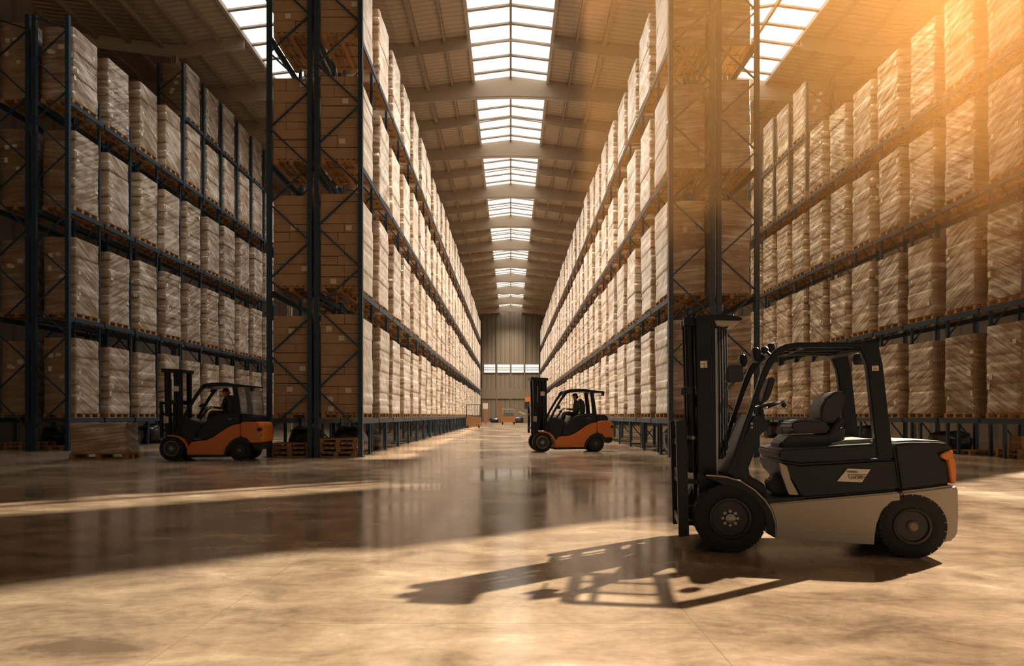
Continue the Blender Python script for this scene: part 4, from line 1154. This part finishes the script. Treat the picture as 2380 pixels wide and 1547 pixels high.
def lk(cx, cy): return (cx / 464.0, (1430 - cy) / 464.0)
def lpoly(pts): return [lk(a, b_) for a, b_ in pts]
def orange_truck(label, loc, rz, cab, text):
    W = 1.18
    t = thing('forklift', label, 'forklift', loc, rz)
    def pp(name, pts, v0, v1, mat, bevel=.012, parent=None, segs=2):
        bm = bmesh.new(); add_prism(bm, lpoly(pts), v0, v1); return finish(bm, name, mat, parent or t, bevel=bevel, segs=segs)
    for v0, s in ((0, -1), (W - .28, 1)):
        wheel(t, 'front_wheel', lk(360, 0)[0], .375, v0, v0 + .28, .375, s, .225, M['rim_dark'], 'drive', 22)
    for v0, s in ((.03, -1), (W - .25, 1)):
        wheel(t, 'rear_wheel', lk(1330, 0)[0], .315, v0, v0 + .22, .315, s, .17, M['rim_dark'], 'steer', 20)
    bm = bmesh.new(); add_box(bm, (lk(360, 0)[0], W / 2, .375), (.2, W - .5, .2)); add_box(bm, (lk(1330, 0)[0], W / 2, .32), (.16, W - .45, .18)); finish(bm, 'axle', M['black_paint'], t, bevel=.02)
    pp('body_side', [(580, 1345), (580, 1262), (640, 1168), (700, 1152), (860, 1137), (950, 1097), (1050, 1032), (1150, 962), (1250, 917), (1343, 902), (1340, 1092), (1290, 1102), (1210, 1152), (1145, 1230), (1118, 1300), (1116, 1345)], .0, W, M['orange'], .018)
    pp('sill', [(575, 1345), (1140, 1345), (1140, 1380), (575, 1386)], .02, W - .02, M['black_plastic'], .008)
    pp('counterweight', [(1350, 885), (1420, 872), (1590, 872), (1640, 912), (1642, 1170), (1490, 1176), (1445, 1112), (1385, 1094), (1350, 1090)], .0, W, M['orange'], .03, segs=3)
    pp('tow_bumper', [(1490, 1178), (1640, 1172), (1635, 1250), (1560, 1285), (1520, 1240)], .1, W - .1, M['black_plastic'], .02)
    pp('tail_lamp', [(1592, 965), (1645, 955), (1645, 1005), (1596, 1010)], -.01, .12, M['black_plastic'], .006)
    pp('tail_lamp', [(1570, 1055), (1645, 1050), (1645, 1082), (1572, 1085)], -.01, .12, M['steel'], .006)
    pp('rear_arch', [(1120, 1300), (1148, 1230), (1212, 1154), (1292, 1104), (1342, 1094), (1385, 1096), (1443, 1114), (1490, 1178), (1475, 1200), (1380, 1140), (1290, 1150), (1200, 1220), (1160, 1340), (1120, 1345)], .02, W - .02, M['black_plastic'], .006)
    pp('cowl', [(448, 1062), (455, 1000), (520, 822), (600, 826), (700, 858), (775, 892), (792, 908), (775, 965), (720, 1030), (700, 1150), (640, 1166), (600, 1205), (570, 1132), (520, 1087)], .06, W - .06, M['black_body'], .03, segs=3)
    pp('hood', [(720, 1030), (775, 965), (830, 882), (920, 802), (1020, 762), (1130, 746), (1260, 743), (1345, 760), (1345, 900), (1250, 914), (1150, 958), (1050, 1028), (950, 1093), (860, 1133), (705, 1148)], .03, W - .03, M['black_body'], .03, segs=3)
    pp('rear_hood', [(1345, 762), (1480, 767), (1550, 790), (1566, 872), (1350, 884)], .08, W - .08, M['black_body'], .03, segs=3)
    pp('hood_vent', [(1172, 822), (1225, 822), (1222, 840), (1170, 840)], .024, .04, M['rim_rust'], .002)
    for v0 in (-.01, W - .29):
        pp('fender', [(300, 1062), (390, 1062), (470, 1082), (540, 1127), (582, 1187), (604, 1250), (586, 1260), (556, 1192), (510, 1138), (450, 1098), (380, 1082), (300, 1080)], v0, v0 + .30, M['orange'], .006)
    g = bpy.data.objects.new('overhead_guard', None); COL.objects.link(g); g.parent = t; g.empty_display_size = .1
    for v0 in (.05, W - .13):
        pp('front_pillar', [(395, 1060), (455, 905), (555, 705), (670, 505), (770, 360), (830, 325), (860, 345), (800, 400), (715, 510), (600, 700), (500, 900), (440, 1060)], v0, v0 + .08, M['black_paint'], .01, g)
        pp('rear_pillar', [(1222, 355), (1288, 362), (1320, 560), (1345, 762), (1342, 902), (1254, 905), (1264, 742), (1250, 560)], v0, v0 + .08, M['black_paint'], .01, g)
    pp('roof_panel', [(795, 335), (870, 313), (1000, 305), (1150, 306), (1230, 325), (1440, 342), (1500, 352), (1500, 372), (1285, 372), (1220, 362), (1100, 352), (860, 372), (800, 395)], .05, W - .05, M['black_paint'], .015, g)
    for v0 in (.12, W - .24):
        pp('head_lamp', [(720, 430), (745, 370), (790, 330), (800, 360), (770, 420), (735, 436)], v0, v0 + .12, M['black_plastic'], .01, g)
    q = lk(1480, 388)
    bm = bmesh.new(); add_lathe(bm, [(.02, -.05), (.085, -.04), (.09, .04), (.02, .05)], (q[0], W / 2 - .35, q[1]), 'X', 20); finish(bm, 'work_lamp', M['black_plastic'], g)
    if cab:
        pp('rear_window', [(1292, 376), (1452, 376), (1490, 520), (1508, 640), (1510, 765), (1347, 760), (1322, 560)], .07, .085, M['glass'], 0, g)
        pp('rear_window', [(1445, 376), (1456, 376), (1494, 520), (1513, 640), (1514, 765), (1502, 765), (1500, 640), (1482, 520)], .085, W - .085, M['glass'], 0, g)
        q = lk(1358, 415); bm = bmesh.new(); add_lathe(bm, [(.001, -.01), (.03, -.008), (.03, .01)], (q[0], .065, q[1]), 'Y', 12); finish(bm, 'red_sticker', M['amber'], g)
    m = bpy.data.objects.new('mast', None); COL.objects.link(m); m.parent = t; m.empty_display_size = .1
    for v0 in (.22, W - .34):
        pp('mast_rail', [(200, 105), (275, 105), (300, 1130), (225, 1130)], v0, v0 + .12, M['black_paint'], .008, m)
        pp('inner_rail', [(385, 130), (455, 130), (462, 1050), (395, 1050)], v0 + .02, v0 + .1, M['black_paint'], .008, m)
    pp('mast_crosshead', [(165, 98), (480, 112), (478, 160), (165, 150)], .2, W - .2, M['black_paint'], .012, m)
    pp('mast_tie', [(280, 560), (400, 560), (400, 620), (280, 620)], .22, W - .22, M['black_paint'], .01, m)
    a, b_ = lk(325, 150), lk(335, 1050)
    for v in (.4, W - .4):
        bm = bmesh.new(); add_tube(bm, [(a[0], v, a[1]), (b_[0], v, b_[1])], .05, 12); finish(bm, 'lift_cylinder', M['black_paint'], m)
    a, b_ = lk(292, 250), lk(298, 560)
    bm = bmesh.new(); add_box(bm, ((a[0] + b_[0]) / 2, .3, (a[1] + b_[1]) / 2), (.025, .03, a[1] - b_[1])); finish(bm, 'lift_chain', M['steel'], m, smooth=0)
    pp('mast_sticker', [(342, 355), (415, 355), (415, 430), (342, 430)], .235, .245, M['paper'], 0, m)
    c = bpy.data.objects.new('carriage', None); COL.objects.link(c); c.parent = t; c.empty_display_size = .1
    for v0 in (.12, W - .22):
        pp('backrest_post', [(160, 575), (178, 575), (200, 730), (200, 1100), (165, 1100), (165, 740)], v0, v0 + .1, M['black_paint'], .005, c)
    for yy in (600, 760, 1000):
        q = lk(180, yy); bm = bmesh.new(); add_box(bm, (q[0], W / 2, q[1]), (.05, W - .3, .07)); finish(bm, 'carriage_bar', M['black_paint'], c, bevel=.006)
    pp('load_plate', [(200, 795), (270, 795), (270, 890), (200, 890)], .205, .218, M['paper'], 0, c)
    for k in range(3):
        bm = bmesh.new(); q = lk(235, 815 + 26 * k); add_box(bm, (q[0], .203, q[1]), (.10, .004, .012)); finish(bm, 'printed_line', M['ink'], c, smooth=0)
    # seat, column and wheel
    s = pp('seat', [(950, 800), (1100, 735), (1180, 740), (1180, 800), (960, 830)], .36, .84, M['vinyl'], .03)
    pp('seat_back', [(1095, 735), (1090, 600), (1065, 500), (1095, 470), (1140, 520), (1172, 580), (1178, 742)], .38, .80, M['vinyl'], .03, s, 3)
    a, b_ = lk(640, 850), lk(760, 690)
    bm = bmesh.new(); add_tube(bm, [(a[0], W / 2, a[1]), (b_[0], W / 2, b_[1])], .035, 8); finish(bm, 'steering_column', M['black_plastic'], t)
    pts = []
    for k in range(24):
        an = 2 * PI * k / 24; pts.append((b_[0] + .15 * math.cos(an) * .75, W / 2 + .17 * math.sin(an), b_[1] + .15 * math.cos(an) * .5 + .02))
    bm = bmesh.new(); add_tube(bm, pts, .013, 6, closed=True)
    for k in (0, 8, 16): add_tube(bm, [(b_[0], W / 2, b_[1]), pts[k]], .01, 5)
    finish(bm, 'steering_wheel', M['black_plastic'], t)
    pp('display', [(640, 640), (700, 600), (730, 600), (725, 665), (650, 660)], .5, .62, M['black_plastic'], .01)
    if text:
        q = lk(735, 1121); text_mesh(text, .032, 'lettering', M['paper'], t, (q[0], .024 + .004, q[1]), (1, 0, 0), (0, 0, 1), .004)
    return t
Y1 = 21.33
X1 = at(340, 0, Y1).x
orange_truck('orange forklift with rear cab glass and driver, beside the left rack end', (X1, Y1, 0), 0, True, 'ITTREXENTA')
seat_p = lk(1045, 775)
person((X1 + seat_p[0], Y1 + .60, seat_p[1] - .03), 0, 'person in dark jacket and black cap seated driving the left orange forklift', 0, -.02, M['hair_orange'], M['cloth_dark'])
Y2 = 26.3
ang2 = math.radians(-7)
X2 = at(1261, 0, Y2).x - lk(360, 0)[0] * math.cos(ang2)
ang2 = math.radians(7)
orange_truck('orange open-sided forklift with driver crossing the middle of the central aisle', (X2, Y2 - .15, 0), ang2, False, None)
ca, sa = math.cos(ang2), math.sin(ang2)
lx, ly = seat_p[0] - .05, .60
person((X2 + lx * ca - ly * sa, Y2 - .15 + lx * sa + ly * ca, seat_p[1] - .03), ang2, 'person in dark jacket and peaked cap driving the forklift in the central aisle', 0, 0, M['cloth_dark'], M['cloth_grey'])

# ------------------------------------------------------------------ things at the far end of the aisle
# timber cart with a tall frame beside the left rack
Yc = 78.0
a, b_ = at(1071, 993, Yc), at(1120, 993, Yc)
cwid = 1.75; cxm = b_.x - 0.95
r = thing('timber_cart', 'timber-sided cart with a tall open frame beside the far end of the left rack', 'cart', (cxm, Yc, 0))
bm = bmesh.new()
for k in range(4): add_box(bm, (0, -.5, .28 + .27 * k), (cwid - .1, .06, .25))
finish(bm, 'plank_side', M['plank'], r, smooth=0)
bm = bmesh.new(); add_box(bm, (0, .1, .62), (cwid - .12, 1.1, .95)); finish(bm, 'box', M['plank'], r, smooth=0)
bm = bmesh.new()
for sx in (-1, 1): add_box(bm, (sx * (cwid / 2 - .12), -.4, 1.9), (.07, .07, 1.5))
add_box(bm, (0, -.4, 2.62), (cwid - .2, .07, .07))
for k in range(4): add_box(bm, (-cwid / 2 + .4 + k * .32, -.4, 1.9), (.025, .025, 1.4))
finish(bm, 'frame', M['black_paint'], r, smooth=0)
for sx in (-1, 1):
    bm = bmesh.new(); add_lathe(bm, [(.05, -.09), (.2, -.09), (.2, .09), (.05, .09)], (sx * (cwid / 2 - .25), -.35, .2), 'X', 18); bmesh.ops.recalc_face_normals(bm, faces=bm.faces); finish(bm, 'wheel', M['rubber'], r)
# small truck seen from behind
Yt = 110.0
a, b_ = at(1166, 985, Yt), at(1197, 985, Yt); cxm = (a.x + b_.x) / 2; wd = b_.x - a.x
r = thing('tow_tractor', 'small orange tow tractor with an open cab parked at the end of the central aisle', 'tow tractor', (cxm, Yt, 0))
bm = bmesh.new(); add_box(bm, (0, 0, .75), (wd, 1.6, .85)); finish(bm, 'body', simple('faded_orange', (.30, .105, .03), .5), r, bevel=.08)
bm = bmesh.new(); add_box(bm, (0, .2, 1.5), (wd - .2, 1.2, .75)); finish(bm, 'cab', M['steel'], r, bevel=.06)
bm = bmesh.new(); add_box(bm, (0, -.42, 1.55), (wd - .5, .04, .5)); finish(bm, 'cab_window', M['glass'], r, smooth=0)
bm = bmesh.new(); add_box(bm, (0, .2, 2.4), (wd - .1, 1.3, .07))
for sx in (-1, 1):
    for sy in (-1, 1): add_box(bm, (sx * (wd / 2 - .12), .2 + sy * .55, 2.1), (.06, .06, .6))
finish(bm, 'roof_frame', M['bar_paint'], r, smooth=0)
for sx in (-1, 1):
    for sy in (-1, 1):
        bm = bmesh.new(); add_lathe(bm, [(.05, -.1), (.22, -.1), (.22, .1), (.05, .1)], (sx * (wd / 2 - .15), sy * .5, .22), 'X', 18); bmesh.ops.recalc_face_normals(bm, faces=bm.faces); finish(bm, 'wheel', M['rubber'], r)
# notice board on a brick-coloured cabinet by the far left post
Yb = 118.0
q = at(1128, 983, Yb)
r = thing('notice_board', 'pale notice board on a red-brown stand by the far left rack post', 'notice board', (q.x, Yb, 0))
bm = bmesh.new(); add_box(bm, (0, 0, 3.0), (.85, .06, 1.0)); finish(bm, 'board', M['paper'], r, smooth=0)
bm = bmesh.new(); add_box(bm, (.15, 0, 1.25), (.5, .3, 2.5)); finish(bm, 'stand', M['brick_red'], r, bevel=.02)
# machine with orange head at the right
Ym = 128.0
q = at(1226, 980, Ym)
r = thing('work_machine', 'tall machine with an orange head and side arm by the far wall', 'machine', (q.x, Ym, 0))
bm = bmesh.new(); add_box(bm, (0, 0, 1.3), (1.5, 1.2, 2.6)); finish(bm, 'base', M['rim_rust'], r, bevel=.15)
bm = bmesh.new(); add_box(bm, (-.1, 0, 3.2), (.9, .9, 1.4)); finish(bm, 'column', M['rim_dark'], r, bevel=.1)
bm = bmesh.new(); add_box(bm, (.1, -.1, 4.4), (1.0, .9, .85)); finish(bm, 'head', M['orange'], r, bevel=.1)
bm = bmesh.new(); add_bar(bm, (-.2, 0, 3.9), (-2.0, 0, 3.85), .14, .14); add_bar(bm, (.4, 0, 3.9), (1.4, 0, 3.95), .14, .14); finish(bm, 'arm', M['steel'], r, smooth=0)
bm = bmesh.new(); add_bar(bm, (-.4, -.5, 1.6), (-1.6, -.6, 2.1), .2, .2); finish(bm, 'chute', M['bar_paint'], r, smooth=0)
# stacked drums column
q = at(1163, 981, 134.0)
r = thing('gas_cabinet', 'narrow red-brown cabinet against the far wall left of the tow tractor', 'cabinet', (q.x, 134.0, 0))
bm = bmesh.new(); add_box(bm, (0, 0, 2.0), (.75, .5, 4.0)); finish(bm, 'body', M['brick_red'], r, bevel=.03)
bm = bmesh.new(); add_box(bm, (0, -.27, 2.0), (.62, .03, 3.6)); finish(bm, 'door', M['plank'], r, smooth=0)
bundle((at(1150, 980, 136).x, 136, 0), (1.0, .7, .9), 31, 'dark heap on the floor against the far wall beside the narrow cabinet', None)
bundle((at(1205, 980, 132).x, 132, 0), (1.2, .8, 1.1), 37, 'dark heap on the floor against the far wall beside the tow tractor', None)

# ------------------------------------------------------------------ orange haze volume added for the glow at upper right
HAZE = True
if HAZE:
    bm = bmesh.new(); add_box(bm, (6.2, 12.5, 12.4), (8.6, 17.0, 18.8))
    o = finish(bm, 'haze', None or M['paper'], smooth=0)
    m = bpy.data.materials.new('dust_haze'); nt, N, L = nodes_of(m)
    N.remove(N['Principled BSDF'])
    vs_ = N.new('ShaderNodeVolumeScatter'); vs_.inputs['Color'].default_value = (1.0, 0.46, 0.13, 1); vs_.inputs['Anisotropy'].default_value = 0.42
    tc = N.new('ShaderNodeTexCoord'); sp = N.new('ShaderNodeSeparateXYZ'); L.new(tc.outputs['Object'], sp.inputs[0])
    gr = N.new('ShaderNodeMapRange'); gr.interpolation_type = 'SMOOTHSTEP'
    gr.inputs['From Min'].default_value = 3.0; gr.inputs['From Max'].default_value = 9.0; gr.inputs['To Max'].default_value = 0.0175
    L.new(sp.outputs[2], gr.inputs['Value']); L.new(gr.outputs[0], vs_.inputs['Density'])
    L.new(vs_.outputs[0], N['Material Output'].inputs['Volume'])
    o.data.materials.clear(); o.data.materials.append(m)
    tag(o, 'warm dusty haze glowing in the sunlight high over the right aisle', 'haze', None, 'stuff')

# ------------------------------------------------------------------ light
sun = bpy.data.lights.new('sun', 'SUN'); sun.energy = 24.5; sun.color = (1.0, 0.82, 0.62); sun.angle = math.radians(0.9)
so = bpy.data.objects.new('sun', sun); COL.objects.link(so)
el = math.radians(35); hx, hy = 1.0, SL; hl = math.hypot(hx, hy)
sd = Vector((hx / hl * math.cos(el), hy / hl * math.cos(el), math.sin(el)))
so.rotation_euler = sd.to_track_quat('Z', 'Y').to_euler()
wd_ = bpy.data.worlds.new('World'); SC.world = wd_; wd_.use_nodes = True
bg = wd_.node_tree.nodes['Background']; bg.inputs[0].default_value = (1.0, 0.87, 0.72, 1); bg.inputs[1].default_value = 0.17

# daylight falling through the rooflights
def daylight(name, x, y0, y1, w, z, energy, col, spread, tilt=0.0):
    l = bpy.data.lights.new(name, 'AREA'); l.shape = 'RECTANGLE'; l.size = w; l.size_y = y1 - y0
    l.energy = energy * w * (y1 - y0); l.color = col; l.spread = math.radians(spread)
    o = bpy.data.objects.new(name, l); COL.objects.link(o); o.location = (x, (y0 + y1) / 2, z); o.rotation_euler = (0, tilt, 0)
    return o
daylight('daylight_centre', 0.0, 24.0, END - 2, 4.8, 22.2, 46.0, (1.0, 0.88, 0.73), 100)
daylight('daylight_right', 13.5, 24.0, 92.0, 3.0, 22.2, 34.0, (1.0, 0.76, 0.48), 100)
daylight('daylight_left', -13.5, 24.0, 60.0, 2.5, 22.2, 25.0, (1.0, 0.96, 0.90), 100)

daylight('sun_shaft', 0.0, 22.0, 88.0, 1.5, 22.3, 13.0, (1.0, 0.80, 0.58), 2.0, math.atan2(4.15, 22.3))  # added narrow lamp lays a bright floor band where the sun cannot reach

# ------------------------------------------------------------------ camera
cam = bpy.data.cameras.new('camera'); co = bpy.data.objects.new('camera', cam); COL.objects.link(co)
co.location = (0, 0, EYE); co.rotation_euler = (PI / 2, 0, 0)
cam.sensor_width = 36; cam.sensor_fit = 'HORIZONTAL'; cam.lens = FPX / 2380 * 36
cam.shift_x = (1190 - CX) / 2380; cam.shift_y = (HY - 773.5) / 2380
cam.clip_end = 400
SC.camera = co
vs = SC.view_settings; vs.view_transform = 'Standard'; vs.look = 'None'; vs.exposure = 0.0; vs.gamma = 1.0; vs.use_curve_mapping = False
SC.cycles.use_denoising = True
SC.cycles.max_bounces = 6; SC.cycles.diffuse_bounces = 3; SC.cycles.glossy_bounces = 3; SC.cycles.transparent_max_bounces = 6; SC.cycles.volume_bounces = 0
SC.cycles.caustics_reflective = False; SC.cycles.caustics_refractive = False
SC.cycles.sample_clamp_indirect = 6.0
SC.cycles.adaptive_threshold = 0.02
